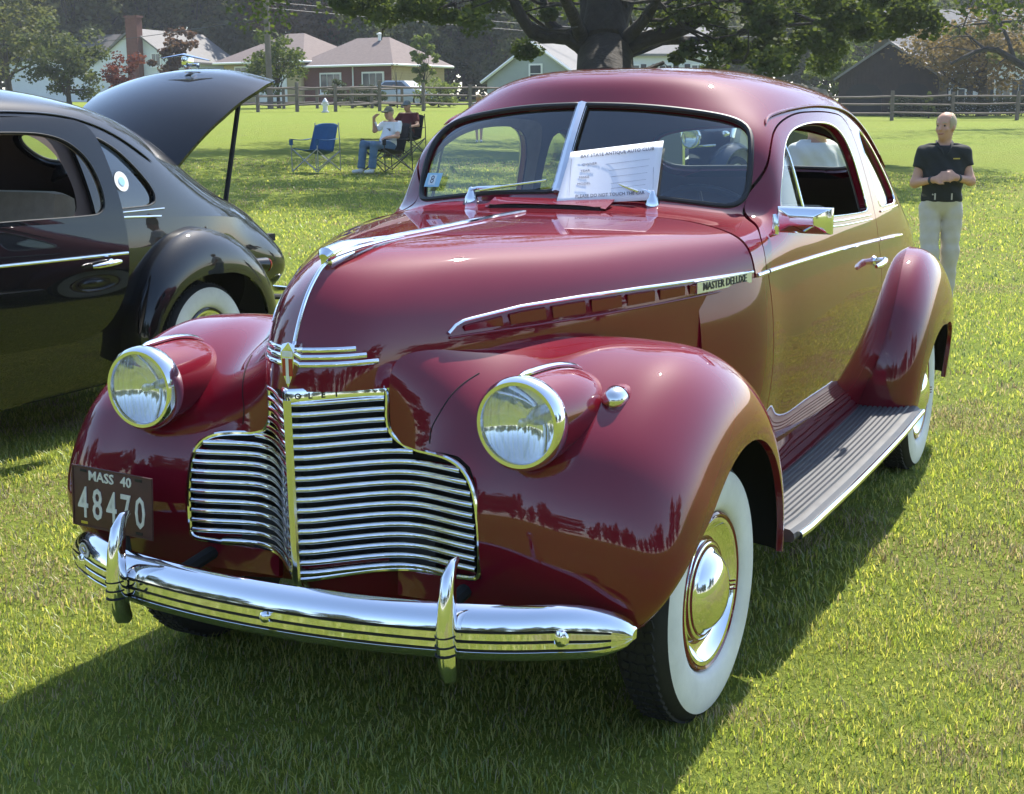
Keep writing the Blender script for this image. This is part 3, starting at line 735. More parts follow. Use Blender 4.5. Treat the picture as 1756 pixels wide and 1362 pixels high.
        bm = bmesh.new(); lathe(bm, [(-.005, 0), (-.002, .008), (.008, .011), (.018, .008), (.03, .007)], 14, 'y', (hc[0] * sx, hc[1], hc[2])); bm_obj('bulb', bm, chrome_satin, hl)
        pts = []
        for t in np.linspace(-.06, .86, 18):
            tt = max(t, 0); r = .101 * (1 - tt ** 3.0) ** .62 + .001
            pts.append(((hc[0] + .035 * t) * sx, hc[1] + .02 + .33 * t, hc[2] + .012 * t - .010 * t * t + r + .005))
        bm_obj('headlight_spear', open_tube(pts, [.004, .009] + [.0105] * 12 + [.009, .007, .005, .003], 10, flat=.75), chrome, hl)
        # parking lamp on the fender crown
        bm = bmesh.new(); c = (.665 * sx, -.335, .872)
        lathe(bm, [(-.052, 0), (-.050, .012), (-.040, .024), (-.020, .0285), (-.004, .030)], 28, 'y', c); pk = bm_obj('parking_lamp', bm, chrome_old, root)
        bm = bmesh.new(); lathe(bm, [(-.006, .031), (.03, .029), (.07, .020), (.10, .006), (.105, 0)], 28, 'y', c)
        box(bm, (c[0], c[1] + .03, c[2] - .03), (.030, .08, .05), bevel=.01); bm_obj('lamp_body', bm, paint, pk)
        # tail lamp
        yt = 3.46 if fancy else 3.50; bm = bmesh.new(); tube(bm, [(.72 * sx, yt - .10, .70), (.74 * sx, yt, .69)], [.03, .04], 16); tl = bm_obj('tail_lamp', bm, paint, root)
        bm = bmesh.new(); lathe(bm, [(0, .040), (.012, .036), (.018, 0)], 20, 'y', (.74 * sx, yt + .002, .69)); bm_obj('tail_lens', bm, red_lamp, tl)
    # windshield
    for sx in (1, -1):
        g = P['ws_glass'][0] if sx > 0 else P['ws_glass'][0].mirror(); g.obj('windshield_glass', glass, root)
        V, N = LOOP['ws'][0]
        bm = loop_tube(((V - N * .002) * [sx, 1, 1], N * [sx, 1, 1]), .0095, step=1); bm_obj('windshield_seal', bm, seal, root)
    zz = np.linspace(1.268, 1.542, 10); cl = SHELLG[:, -1]; fz = cl[:, 1] < 1.2
    pts = [(0, np.interp(z, cl[fz][:, 2], cl[fz][:, 1]) - .006, z) for z in zz]
    bm = bmesh.new()
    for a, b in zip(pts, pts[1:]): pass
    tube(bm, pts, .0185, 4, flat=.45, up=(0, -1, .3)); bm_obj('windshield_bar', bm, chrome_satin, root, smooth=False)
    P['rw_glass'].obj('rear_glass', glass, root)
    V, N = LOOP['rw'][0]; bm_obj('rear_window_seal', loop_tube((V, N), .009), seal, root)
    # floor, firewall and chassis
    bm = bmesh.new(); box(bm, (0, 1.75, .40), (1.22, 4.0, .06)); box(bm, (0, .62, .72), (1.22, .04, .62)); box(bm, (0, -.05, .52), (.55, .9, .10))
    box(bm, (0, -.28, .64), (.30, .05, .42)); bm_obj('chassis', bm, under, root, smooth=False)
    for yy in (0, 2.87):
        bm = bmesh.new(); tube(bm, [(-.70, yy, .33), (.70, yy, .33)], .04, 10); bm_obj('axle', bm, under, root)
    # interior
    bm = bmesh.new(); box(bm, (0, 1.80, .62), (1.18, .56, .20), bevel=.06); box(bm, (0, 2.10, .90), (1.16, .17, .52), Matrix.Rotation(R(-12), 3, 'X'), bevel=.06)
    bm_obj('front_seat', bm, mohair, root)
    bm = bmesh.new(); box(bm, (0, 2.55, .98), (1.20, .50, .05)); box(bm, (0, 2.40, .72), (1.2, .03, .55)); bm_obj('parcel_shelf', bm, lining, root, smooth=False)
    bm = bmesh.new()
    rings = []
    for x in np.linspace(-.58, .58, 13):
        yo = .06 * (x / .62) ** 2; rings.append([bm.verts.new((x, y + yo, z)) for y, z in ((.82, 1.12), (.95, 1.165), (1.06, 1.165), (1.09, 1.11), (1.06, .98), (.82, .95))])
    for a, b in zip(rings, rings[1:]):
        for k in range(6): bm.faces.new((a[k], a[(k + 1) % 6], b[(k + 1) % 6], b[k]))
    bm_obj('dashboard', bm, dash_mat, root)
    bm = bmesh.new(); sc = Vector((.34, 1.34, 1.10)); ax = Vector((0, .80, .60)).normalized(); ux = Vector((1, 0, 0)); uy = ax.cross(ux)
    ring = [sc + (ux * math.cos(a) + uy * math.sin(a)) * .21 for a in np.linspace(0, 2 * math.pi, 41)]
    tube(bm, ring, .012, 8, caps=False)
    for a in (0.2, math.pi - .2, 1.5 * math.pi): tube(bm, [sc, sc + (ux * math.cos(a) + uy * math.sin(a)) * .21], .007, 6)
    tube(bm, [sc, sc - ax * .5], .02, 8); lathe(bm, [(-.0, .04), (.02, .03), (.024, 0)], 16, 'z', sc)
    bm_obj('steering_wheel', bm, wheel_rim_mat, root)
    # grille
    gr = empty('grille', (0, 0, 0), 0, root)
    gx = np.linspace(-.43, .43, 121); gz = np.linspace(.43, .90, 60)
    GG = np.array([[(x, grille_y(x, z)[0] + .030, z) for x in gx] for z in gz]); S = Surf.grid(GG); S = outward(S, (0, 0, .65))
    S = S.clip(field(S.V[:, 0], S.V[:, 2], GPOLY) + .004); S.obj('grille_backing', grille_dark, gr)
    nb = 17
    for i in range(nb):
        z = .866 - (i + .0) * (.866 - .462) / (nb - 1)
        xs = np.linspace(0, .42, 85); ins = field(xs, np.full_like(xs, z), GPOLY) > .004; xm = xs[ins].max() if ins.any() else 0
        if xm < .05: continue
        bm = bmesh.new(); xx = np.linspace(-xm, xm, 69); yy = grille_y(xx, z)
        sec = [(.012, .0072), (-.003, .0080), (-.0105, .0052), (-.0130, .0005), (-.0115, -.0045), (-.004, -.0068), (.012, -.0066)]
        tx = np.gradient(yy, xx); rings = []
        for x, y, t in zip(xx, yy, tx):
            nn = np.array([t, -1.0]) / math.hypot(t, 1)   # outward in plan
            if x == 0 or abs(x) < .012: nn = np.array([0, -1.0])
            rings.append([bm.verts.new((x - nn[0] * a, y - nn[1] * a, z + b)) for a, b in sec])
        for a, b in zip(rings, rings[1:]):
            for k in range(len(sec)): bm.faces.new((a[k], a[(k + 1) % len(sec)], b[(k + 1) % len(sec)], b[k]))
        bm_obj('grille_bar', bm, chrome, gr, angle=60)
    # frame along the outline
    out = smooth_poly(GPOLY, 4) if False else GPOLY
    fr = []
    for i in range(len(GPOLY)):
        a, b = GPOLY[i], GPOLY[(i + 1) % len(GPOLY)]; m = max(2, int(np.linalg.norm(b - a) / .012))
        fr += [a + (b - a) * k / m for k in range(m)]
    fr = np.array(fr); k7 = np.array([1, 2, 3, 2, 1]) / 9
    pad = np.concatenate([fr[-4:], fr, fr[:4]]); sm = np.stack([np.convolve(pad[:, j], k7, 'same') for j in (0, 1)], 1)[4:-4]
    pts = [(x, grille_y(x, z)[0] - .004, z) for x, z in sm]; pts += pts[:1]
    side = [p for p in pts]
    bm_obj('grille_frame', open_tube(side, .0062, 8), chrome, gr)
    bm = bmesh.new(); xx = np.linspace(-.163, .163, 41); rings = []
    for x in xx:
        y = grille_y(x, .89)[0]; rings.append([bm.verts.new((x, y + a, z)) for a, z in ((.01, .903), (-.010, .902), (-.014, .896), (-.0145, .874), (-.010, .870), (.01, .870))])
    for a, b in zip(rings, rings[1:]):
        for k in range(6): bm.faces.new((a[k], a[(k + 1) % 6], b[(k + 1) % 6], b[k]))
    hdr = bm_obj('grille_header', bm, chrome, gr, angle=30)
    for i, ch in enumerate('CHEVROLET'):
        x = (i - 4) * .0205; e = .004
        y0, y1 = grille_y(x - e, .89)[0], grille_y(x + e, .89)[0]
        text_obj('letter', ch, .019, letter_dark, gr, (x, (y0 + y1) / 2 - .0158, .8845), (2 * e, y1 - y0 if i != 4 else 0, 0), (0, 0, 1), depth=.0008, bold=.0006)
    pts = [(0, grille_y(0, z)[0] - .014, z) for z in np.linspace(.878, .445, 12)] + [(0, -.655, .425), (0, -.645, .408)]
    bm_obj('grille_centre_bar', open_tube(pts, [.0105] * 11 + [.0115, .011, .003], 8, flat=.8, up=(0, -1, 0)), chrome_old, gr)
    # apron under the grille
    gx = np.linspace(-.62, .62, 61); zs = np.linspace(.33, .475, 10)
    GG = np.array([[(x, grille_y(min(abs(x), .43), .46)[0] + .018 + .10 * ((.475 - z) / .145) ** 1.5, z) for x in gx] for z in zs]); S = outward(Surf.grid(GG), (0, 0, .4)); S.obj('apron', paint, root, .01)
    # hood trim: nose strip, ornament, spear, badge, side mouldings, louvres
    cz = HOODG[0]; pts = [p + np.array([0, -.003, .001]) for p in cz[8:-3]]
    bm_obj('nose_strip', open_tube(pts, .0045, 8), chrome, hood)
    bm = bmesh.new()
    tube(bm, [(0, -.512, 1.184), (0, -.50, 1.190), (0, -.44, 1.202), (0, -.38, 1.206), (0, -.30, 1.207)], [.012, .0225, .020, .014, .010], 12, flat=.8)
    tube(bm, [(0, -.50, 1.172), (0, -.46, 1.180), (0, -.40, 1.186)], [.016, .02, .017], 10)
    for q in (1, -1): tube(bm, [(.013 * q, -.49, 1.187), (.026 * q, -.40, 1.200), (.030 * q, -.28, 1.207), (.026 * q, -.18, 1.208)], [.010, .010, .007, .002], 8, flat=.5)
    bm_obj('hood_ornament', bm, chrome, hood)
    cl = HOODG[:, -1]; ys = np.linspace(-.40, .60, 30); pts = [(0, y, np.interp(y, cl[:, 1], cl[:, 2]) + .003) for y in ys]
    bm_obj('hood_spear', open_tube(pts, [.008] * 28 + [.007, .004], 8, flat=.9), chrome, hood)
    def nose_pt(x, z):
        G = HOODG[:60].reshape(-1, 3); N = HOODS.N.reshape(HOODG.shape)[:60].reshape(-1, 3)
        dd = (G[:, 0] - abs(x)) ** 2 + (G[:, 2] - z) ** 2; k = np.argsort(dd)[:3]; w = 1 / (dd[k] + 1e-7); w /= w.sum()
        p = (G[k] * w[:, None]).sum(0); return np.array([x, p[1], z])
    for z in (.986, .970, .954):
        for q in (1, -1):
            xe = {.986: .118, .970: .136, .954: .154}[z]
            pts = [nose_pt(x * q, z) + np.array([0, -.002, 0]) for x in np.linspace(.016, xe, 14)]
            bm_obj('nose_bar', open_tube(pts, .0066, 8, flat=.5, up=(0, -1, 0)), chrome, hood)
    bm = bmesh.new(); sh = [(-.017, 1.003), (-.018, .985), (-.016, .955), (-.010, .928), (0, .905), (.010, .928), (.016, .955), (.018, .985), (.017, 1.003), (0, 1.008)]
    fv = [bm.verts.new((x, -.674 - .03 * (.96 - z) * 0 + (.006 if z > 1 else 0), z)) for x, z in sh]; bv = [bm.verts.new((x * 1.1, -.640, z)) for x, z in sh]
    bm.faces.new(fv)
    for k in range(len(sh)): bm.faces.new((fv[k], fv[(k + 1) % len(sh)], bv[(k + 1) % len(sh)], bv[k]))
    bd = bm_obj('badge', bm, chrome, hood, smooth=False)
    for x0, x1, z0, z1, mt in ((-.013, -.004, .932, .972, badge_red), (.004, .013, .932, .972, badge_red), (-.004, .004, .915, .972, badge_white), (-.013, .013, .976, .988, badge_white)):
        bm = bmesh.new(); box(bm, ((x0 + x1) / 2, -.6745, (z0 + z1) / 2), (x1 - x0, .003, z1 - z0)); bm_obj('badge_enamel', bm, mt, hood, smooth=False)
    for sx in (1, -1):
        y0s = np.linspace(-.365, .675, 50)
        top = np.interp(y0s, [-.365, -.345, -.32, -.17, 0, .2, .675], [1.000, 1.016, 1.026, 1.045, 1.053, 1.057, 1.059])
        pts = [q + n * .003 for q, n in (lookup(HOODS, y, z) for y, z in zip(y0s, top))]
        bm_obj('hood_moulding', open_tube(sgn_pts(pts, sx), .0046), chrome, hood)
        bot = np.interp(y0s, [-.365, -.26, .05, .675], [.990, .994, 1.003, 1.023])
        pts = [q + n * .001 for q, n in (lookup(HOODS, y, z) for y, z in zip(y0s, bot))]
        bm_obj('hood_moulding', open_tube(sgn_pts(pts, sx), .0035), paint, hood)
        if detail:
            for i in range(7):
                ya = -.325 + i * .118; yb = ya + .098; bm = bmesh.new(); rr = []
                for y in np.linspace(ya, yb, 6):
                    zb = np.interp(y, y0s, bot) + .010; zt = np.interp(y, y0s, top) - .013
                    qb, nb_ = lookup(HOODS, y, zb); qt, nt_ = lookup(HOODS, y, zt)
                    rr.append([bm.verts.new(((v[0]) * sx, v[1], v[2])) for v in (qb + nb_ * .0015, qt + nt_ * .0065, qt + nt_ * .001 + np.array([0, 0, .004]))])
                for a, b in zip(rr, rr[1:]):
                    for k in range(2): bm.faces.new((a[k], a[k + 1], b[k + 1], b[k]))
                bm_obj('louvre', bm, louvre_mat, hood)
            q, n = lookup(HOODS, .505, 1.040); q2, _ = lookup(HOODS, .655, 1.046); q1, _ = lookup(HOODS, .355, 1.035)
            dv = Vector((q2 - q1)).normalized(); up = Vector((0, 0, 1)) - dv * dv.z; up.normalize(); nv = Vector(n)
            bm = bmesh.new(); Mx = Matrix((tuple(dv), tuple(nv), tuple(up))).transposed()
            cc = Vector(q) + nv * .004; cc = Vector(lookup(HOODS, .535, 1.041)[0]) + nv * .004
            box(bm, (0, 0, 0), (.262, .006, .030)); 
            for v in bm.verts: v.co = Mx @ v.co + cc; v.co.x *= sx
            pl = bm_obj('nameplate', bm, chrome_satin, hood, smooth=False)
            o = cc + nv * .0036; X = dv if sx > 0 else Vector((dv.x, -dv.y, -dv.z)); o = Vector((o.x * sx, o.y, o.z))
            if sx < 0: X = Vector((-(-dv.x), -dv.y, -dv.z)); X = Vector((dv.x, -dv.y, -dv.z))
            text_obj('nameplate_lettering', 'MASTER DELUXE', .030, letter_dark, hood, o, X, Vector((up.x * sx, up.y, up.z)), depth=.001, sx=.93, bold=.0004)
    # front bumper
    build_bumper(root, True); build_bumper(root, False)
    return root

def build_bumper(root, front):
    s = 1 if front else -1
    xs = np.concatenate([np.linspace(-.787, -.70, 8), np.linspace(-.68, .68, 41), np.linspace(.70, .787, 8)])
    def by(x): return -.780 + .055 * (abs(x) / .45) ** 2 + max(0, abs(x) - .45) ** 2 * .62
    sec = [(.040, .060), (.026, .0635), (.012, .059), (.000, .050), (-.009, .038), (-.0145, .026), (-.0165, .018), (-.0120, .0155), (-.0120, .0125), (-.0165, .010), (-.0165, -.004), (-.0125, -.0065), (-.0125, -.0095), (-.017, -.012), (-.0165, -.024), (-.0125, -.0265), (-.0125, -.0295), (-.0155, -.032), (-.010, -.042), (.000, -.053), (.014, -.061), (.034, -.063)]
    bm = bmesh.new(); rings = []
    for x in xs:
        e = max(0, (abs(x) - .655) / .134); sc = math.sqrt(max(0.02, 1 - e ** 2)); y = by(x); zc = .403 - .012 * e
        r = []
        for a, b in sec:
            yy = y + a * (.4 + .6 * sc); 
            if not front: yy = 3.55 - yy
            r.append(bm.verts.new((x if front else x * .86, yy, zc + b * sc)))
        rings.append(r)
    for a, b in zip(rings, rings[1:]):
        for k in range(len(sec)): bm.faces.new((a[k], a[(k + 1) % len(sec)], b[(k + 1) % len(sec)], b[k]))
    bm.faces.new(rings[0]); bm.faces.new(rings[-1][::-1])
    b = bm_obj('front_bumper' if front else 'rear_bumper', bm, chrome, root, angle=28)
    for dz, dy in ((.014, -.0118), (-.008, -.0128), (-.028, -.0128)):
        pts = []
        for x in xs[3:-3]:
            e = max(0, (abs(x) - .655) / .134); sc = math.sqrt(max(0.02, 1 - e ** 2)); yy = by(x) + dy * (.4 + .6 * sc); pts.append((x if front else x * .86, yy if front else 3.55 - yy, .403 - .012 * e + dz * sc))
        bm_obj('bumper_groove', open_tube(pts, .0026, 6), grille_dark, b)
    f = (lambda y: y) if front else (lambda y: 3.55 - y)
    for q in (1, -1):
        bm = bmesh.new(); y = by(.447)
        pts = [(.447 * q, f(y + .012), .572), (.447 * q, f(y - .010), .566), (.447 * q, f(y - .030), .54), (.447 * q, f(y - .040), .49), (.447 * q, f(y - .046), .42), (.447 * q, f(y - .042), .36), (.447 * q, f(y - .030), .325), (.447 * q, f(y - .010), .312)]
        tube(bm, pts, [.005, .010, .0155, .0185, .021, .021, .018, .010], 14, flat=1.4, up=(0, -1 if front else 1, 0))
        g = bm_obj('bumper_guard', bm, chrome, b)
        for dz in (.016, -.006, -.026):
            bm = bmesh.new(); tube(bm, [(.447 * q + .0215 * math.cos(a), f(y - .046 + .0285 * math.sin(a)), .403 + dz) for a in np.linspace(math.pi, 2 * math.pi, 12)], .0022, 6); bm_obj('guard_groove', bm, grille_dark, b)
        bm = bmesh.new(); tube(bm, [(.36 * q, f(y + .005), .40), (.36 * q, f(-.56), .42), (.36 * q, f(-.40), .44)], .018, 8); bm_obj('bumper_bracket', bm, under, b)
        bm = bmesh.new(); lathe(bm, [(0, .020), (-.006, .018), (-.010, .008), (-.011, 0)] if front else [(0, .020), (.006, .018), (.011, 0)], 20, 'y', (.66 * q, f(by(.66) - .0145), .402)); bm_obj('bumper_bolt', bm, chrome, b)
    bm = bmesh.new(); lathe(bm, [(0, .014), (-.008, .013), (-.013, .007), (-.014, 0)] if front else [(0, .014), (.008, .013), (.014, 0)], 20, 'y', (0, f(by(0) - .0155), .402)); bm_obj('bumper_bolt', bm, chrome, b)
    return b

# small extra materials
def lens_material():
    m, nt, b = new_mat('fluted_lens'); L = nt.links.new; nt.nodes.remove(b); out = nt.nodes['Material Output']
    tc = nt.nodes.new('ShaderNodeTexCoord'); wv = nt.nodes.new('ShaderNodeTexWave'); wv.bands_direction = 'X'; wv.inputs['Scale'].default_value = 42; wv.inputs['Distortion'].default_value = .4
    L(tc.outputs['Object'], wv.inputs['Vector']); bp = nt.nodes.new('ShaderNodeBump'); bp.inputs['Strength'].default_value = .6; bp.inputs['Distance'].default_value = .003
    L(wv.outputs['Fac'], bp.inputs['Height'])
    tr = nt.nodes.new('ShaderNodeBsdfTransparent'); tr.inputs[0].default_value = (.98, .99, .98, 1)
    gl = nt.nodes.new('ShaderNodeBsdfGlossy'); gl.inputs['Roughness'].default_value = .02; L(bp.outputs[0], gl.inputs['Normal'])
    df = nt.nodes.new('ShaderNodeBsdfDiffuse'); df.inputs[0].default_value = (.78, .80, .80, 1)
    lw = schlick(nt, .07)
    m1 = nt.nodes.new('ShaderNodeMixShader'); m1.inputs[0].default_value = .10; L(tr.outputs[0], m1.inputs[1]); L(df.outputs[0], m1.inputs[2])
    m2 = nt.nodes.new('ShaderNodeMixShader'); L(lw.outputs[0], m2.inputs[0]); L(m1.outputs[0], m2.inputs[1]); L(gl.outputs[0], m2.inputs[2])
    L(m2.outputs[0], out.inputs['Surface']); return m
lens_mat = lens_material()
chrome_satin = principled('satin_aluminium', (0.72, 0.73, 0.76), rough=0.32, metal=0.9)
letter_dark = principled('letter_dark', (0.03, 0.028, 0.028), rough=0.5)
badge_red = principled('badge_red_enamel', (0.35, 0.01, 0.015), rough=0.1, coat=1)
badge_white = principled('badge_white_enamel', (0.75, 0.75, 0.72), rough=0.1, coat=1)
louvre_mat = maroon
wheel_rim_mat = principled('steering_wheel_plastic', (0.03, 0.028, 0.03), rough=0.3)
# ------------------------------------------------------------------ the maroon coupe and its own fittings
car = empty('coupe_car'); build_coupe(car, maroon)
tag(car, 'maroon two-door coupe with chrome bar grille and whitewall tyres parked on the grass', 'car')
FRONT = SHELLG[:75].reshape(-1, 3)
def ws_pt(x, z, off=0.0):
    """point on the windshield plane, off metres in front"""
    dd = (FRONT[:, 0] - abs(x)) ** 2 + (FRONT[:, 2] - z) ** 2; dd = np.where(FRONT[:, 1] < 1.35, dd, 9)
    k = np.argsort(dd)[:4]; w = 1 / (dd[k] + 1e-7); w /= w.sum()
    return np.array([x, (FRONT[k, 1] * w).sum() - off, z])
# wing mirror
bm = bmesh.new(); b0 = np.array([.688, .875, 1.176])
tube(bm, [b0 + (-.012, 0, -.03), b0 + (.004, 0, -.02), b0 + (.006, 0, .01), b0 + (0, 0, .035)], [.006, .012, .011, .006], 10)
tube(bm, [b0 + (.004, 0, -.002), b0 + (.05, -.005, .006), b0 + (.105, -.012, .010)], .0055, 8)
mir = bm_obj('wing_mirror', bm, chrome, car)
bm = bmesh.new(); mc = np.array([.782, .872, 1.196]); rot = Matrix.Rotation(R(-12), 3, 'Z')
fr = [(-.088, 0, -.039), (.088, 0, -.039), (.088, 0, .039), (-.088, 0, .039)]
rg = [[bm.verts.new(Vector(mc) + rot @ Vector((x * s, y, z * s2))) for x, _, z in fr] for y, s, s2 in ((.010, .97, .95), (.006, 1, 1), (-.008, 1, 1), (-.018, .90, .86), (-.026, .45, .35))]
for p, q in zip(rg, rg[1:]):
    for k in range(4): bm.faces.new((p[k], p[(k + 1) % 4], q[(k + 1) % 4], q[k]))
bm.faces.new(rg[0]); bm.faces.new(rg[-1]); bmesh.ops.bevel(bm, geom=list(bm.edges), offset=.003, segments=2, profile=.6, affect='EDGES'); bm_obj('mirror_head', bm, chrome, mir, angle=20)
# wipers
for q, tip in ((-1, (-.045, 1.300)), (1, (.040, 1.335))):
    px = .312 * q - .005; base = np.array([px, .868, 1.232]); bm = bmesh.new()
    lathe(bm, [(-.02, .026), (0, .025), (.012, .021), (.028, .012), (.040, .008), (.046, 0)], 20, 'z', base)
    wp = bm_obj('wiper', bm, chrome, car)
    p0 = base + (0, -.005, .034); p1 = ws_pt(px * .55 + tip[0] * .45, 1.262 * .55 + tip[1] * .45, .022); p2 = ws_pt(tip[0], tip[1], .010)
    bm_obj('wiper_arm', open_tube([p0, p0 + (-.02 * q, .01, .006), p1], [.007, .0055, .004], 8), chrome, wp)
    d = p2 - p1; bl = [p1 - d * .55 + (0, -.004, -.002), p1, p2]
    bm_obj('wiper_blade', open_tube(bl, .0042, 6), chrome_old, wp)
# cowl ventilator lid, slightly raised at its front edge
bm = bmesh.new(); rr = []
for x in np.linspace(-.205, .205, 17):
    e = 1 - (abs(x) / .205) ** 4; rr.append([bm.verts.new((x, y, z)) for y, z in ((.735, 1.2235 + .011 * e), (.78, 1.2365 + .008 * e), (.815 - .01 * abs(x), 1.248), (.78, 1.231 + .008 * e), (.737, 1.2205 + .011 * e))])
for p, q in zip(rr, rr[1:]):
    for k in range(4): bm.faces.new((p[k], p[k + 1], q[k + 1], q[k]))
bm_obj('cowl_vent', bm, maroon, car)
bm = bmesh.new(); box(bm, (0, .752, 1.224), (.375, .030, .012)); bm_obj('vent_opening', bm, grille_dark, car, smooth=False)
# licence plate
plate_mat = principled('plate_enamel', (0.075, 0.022, 0.026), rough=0.45, noise=(30, .35), bump=(60, .3, .001))
plate_white = principled('plate_lettering', (0.72, 0.70, 0.64), rough=0.5, noise=(60, .25))
TL, TR, BR, BL = [Vector(p) for p in ((-.650, -.675, .664), (-.388, -.690, .656), (-.396, -.695, .500), (-.653, -.680, .510))]
bm = bmesh.new(); cs = [TL, TR, BR, BL]; nrm = (TR - TL).cross(BL - TL).normalized()
if nrm.y > 0: nrm = -nrm
cx = (TR - TL).normalized(); cyv = (TL - BL).normalized(); ctr = (TL + TR + BR + BL) / 4
Mx = Matrix((tuple(cx), tuple(-nrm), tuple(cyv))).transposed(); W2, H2 = .1315, .0775
box(bm, (0, 0, 0), (2 * W2, .003, 2 * H2), bevel=.0012)
for zz in (H2 - .003, -H2 + .003): box(bm, (0, -.0015, zz), (2 * W2 - .004, .003, .004))
for xx in (W2 - .003, -W2 + .003): box(bm, (xx, -.0015, 0), (.004, .003, 2 * H2 - .01))
for v in bm.verts: v.co = Mx @ v.co + ctr
pl = bm_obj('licence_plate', bm, plate_mat, car, angle=30)
def ptext(nm, s, size, u, v, sx=1.0, bold=.0): text_obj(nm, s, size, plate_white, pl, ctr + cx * u + cyv * v + nrm * .0022, cx, cyv, sx=sx, depth=.0012, bold=bold)
for ch, u in zip('48470', (-.094, -.047, .0, .045, .092)): ptext('plate_numeral', ch, .112, u, -.0185, .62, .0008)
ptext('plate_state', 'MASS', .034, -.033, .055, 1.05, .0006); ptext('plate_year', '40', .034, .048, .055, 1.05, .0006)
for u, v, mt in ((-.092, .066, grille_dark), (.088, .066, grille_dark), (.088, -.066, grille_dark), (-.092, -.066, principled('brass_bolt', (.55, .45, .12), rough=.35, metal=1))):
    bm = bmesh.new(); box(bm, (u, -.0018, v), (.022, .002, .007), bevel=.0008)
    for w in bm.verts: w.co = Mx @ w.co + ctr
    bm_obj('plate_slot', bm, mt, pl, smooth=False)
bm = bmesh.new(); tube(bm, [ctr + Vector((.02, .012, -.03)), ctr + Vector((.03, .015, -.13)), (-.47, -.70, .41)], .008, 6); box(bm, ctr + Vector((0, .008, -.02)), (.18, .004, .02)); bm_obj('plate_bracket', bm, under, pl)
# inspection sticker inside the far pane
stk = principled('sticker_blue', (.30, .55, .72), rough=.6); stk2 = principled('sticker_pale', (.62, .74, .80), rough=.6); ink = principled('ink_black', (.09, .09, .12), rough=.7)
a, b2, c2 = ws_pt(-.548, 1.262), ws_pt(-.474, 1.264), ws_pt(-.545, 1.315)
X = Vector(b2 - a).normalized(); Y = Vector(c2 - a); Y = (Y - X * Y.dot(X)).normalized(); Z = X.cross(Y); o0 = Vector(ws_pt(-.512, 1.289)) + Z * .004
def quad_obj(name, o, X, Y, w, h, mat, parent, th=.0006):
    bm = bmesh.new(); box(bm, (0, 0, 0), (w, h, th)); M3 = Matrix((tuple(X), tuple(Y), tuple(X.cross(Y)))).transposed()
    for v in bm.verts: v.co = M3 @ v.co + Vector(o)
    return bm_obj(name, bm, mat, parent, smooth=False)
st = quad_obj('inspection_sticker', o0, X, Y, .074, .050, stk, car)
quad_obj('sticker_field', o0 + Z * .0006 - X * .004, X, Y, .034, .036, stk2, st)
text_obj('sticker_numeral', '8', .040, ink, st, o0 + Z * .0012 - X * .004, X, Y, depth=.0002)
# club notice held under the wiper
paper = principled('notice_paper', (.80, .80, .84), rough=.8)
pTL, pTR, pBR, pBL = ws_pt(.016, 1.388, .016), ws_pt(.303, 1.423, .016), ws_pt(.322, 1.247, .020), ws_pt(.030, 1.231, .020)
nu, nv = 12, 8; V = []; F = []
for j in range(nv + 1):
    for i in range(nu + 1):
        u, v = i / nu, j / nv; p = (pTL * (1 - u) + pTR * u) * (1 - v) + (pBL * (1 - u) + pBR * u) * v
        V.append(p + np.array([0, 0, 0]))
for j in range(nv):
    for i in range(nu):
        k = j * (nu + 1) + i; F.append((k, k + nu + 1, k + nu + 2, k + 1))
ntc = py_obj('paper_notice', V, F, paper, None, smooth=True)
md = ntc.modifiers.new('thickness', 'SOLIDIFY'); md.thickness = .0006
tag(ntc, 'white printed club notice tucked under the wiper on the windshield', 'notice')
X = Vector(pTR - pTL).normalized(); Y = Vector(pTL - pBL); Y = (Y - X * Y.dot(X)).normalized(); Z = X.cross(Y)
def on_paper(u, v):
    p = (pTL * (1 - u) + pTR * u) * (1 - v) + (pBL * (1 - u) + pBR * u) * v
    return Vector(p) + Z * .0022
def ntext(s, size, u, v, align='CENTER', sx=1, bold=0.0):
    xv = (on_paper(min(u + .35, 1), v) - on_paper(max(u - .35, 0), v)).normalized(); yv = on_paper(u, v - .04) - on_paper(u, v + .04); yv = (yv - xv * yv.dot(xv)).normalized()
    return text_obj('notice_text', s, size, ink, ntc, on_paper(u, v) + xv.cross(yv) * .0015, xv, yv, align=align, depth=.0002, sx=sx, bold=bold)
ntext('BAY STATE ANTIQUE AUTO CLUB', .0185, .52, .13, sx=.82, bold=.0001)
for w, v in (('OWNER', .29), ('YEAR', .41), ('MAKE', .53), ('MODEL', .65), ('', .74)):
    if w: ntext(w, .0125, .17, v, 'LEFT')
    q = on_paper(.60, v + .022); quad_obj('notice_rule', q, X, Y, .17, .0007, ink, ntc, .0003)
ntext('PLEASE DO NOT TOUCH THE CAR', .0170, .53, .88, sx=.80, bold=.0001)
for u0 in (.075, .935):
    q = on_paper(u0, .5); quad_obj('notice_border', q, X, Y, .0008, .155, ink, ntc, .0003)
# pressed seam across the catwalk panel, and the joint where the hood side meets it
def on_fender(px, py):
    d = ray(px, py); d = d / np.linalg.norm(d); q = P['fenf'].V - CAM; t = q @ d; m = np.linalg.norm(q - t[:, None] * d, axis=1); m = np.where(P['fenf'].N @ d < -.05, m, 9)
    k = np.argsort(m)[:3]; w = 1 / (m[k] + 1e-4); w /= w.sum(); return (P['fenf'].V[k] * w[:, None]).sum(0), (P['fenf'].N[k] * w[:, None]).sum(0)
sp = [on_fender(*p) for p in ((822, 642), (800, 655), (780, 672), (763, 692), (750, 715), (741, 738), (736, 762))]
sp = nat_spline(np.arange(7), np.array([p + n * .0004 for p, n in sp]), np.linspace(0, 6, 24))
for sx in (1, -1): bm_obj('panel_seam', open_tube(sgn_pts(sp, sx), .0014, 6), blackgap, car)
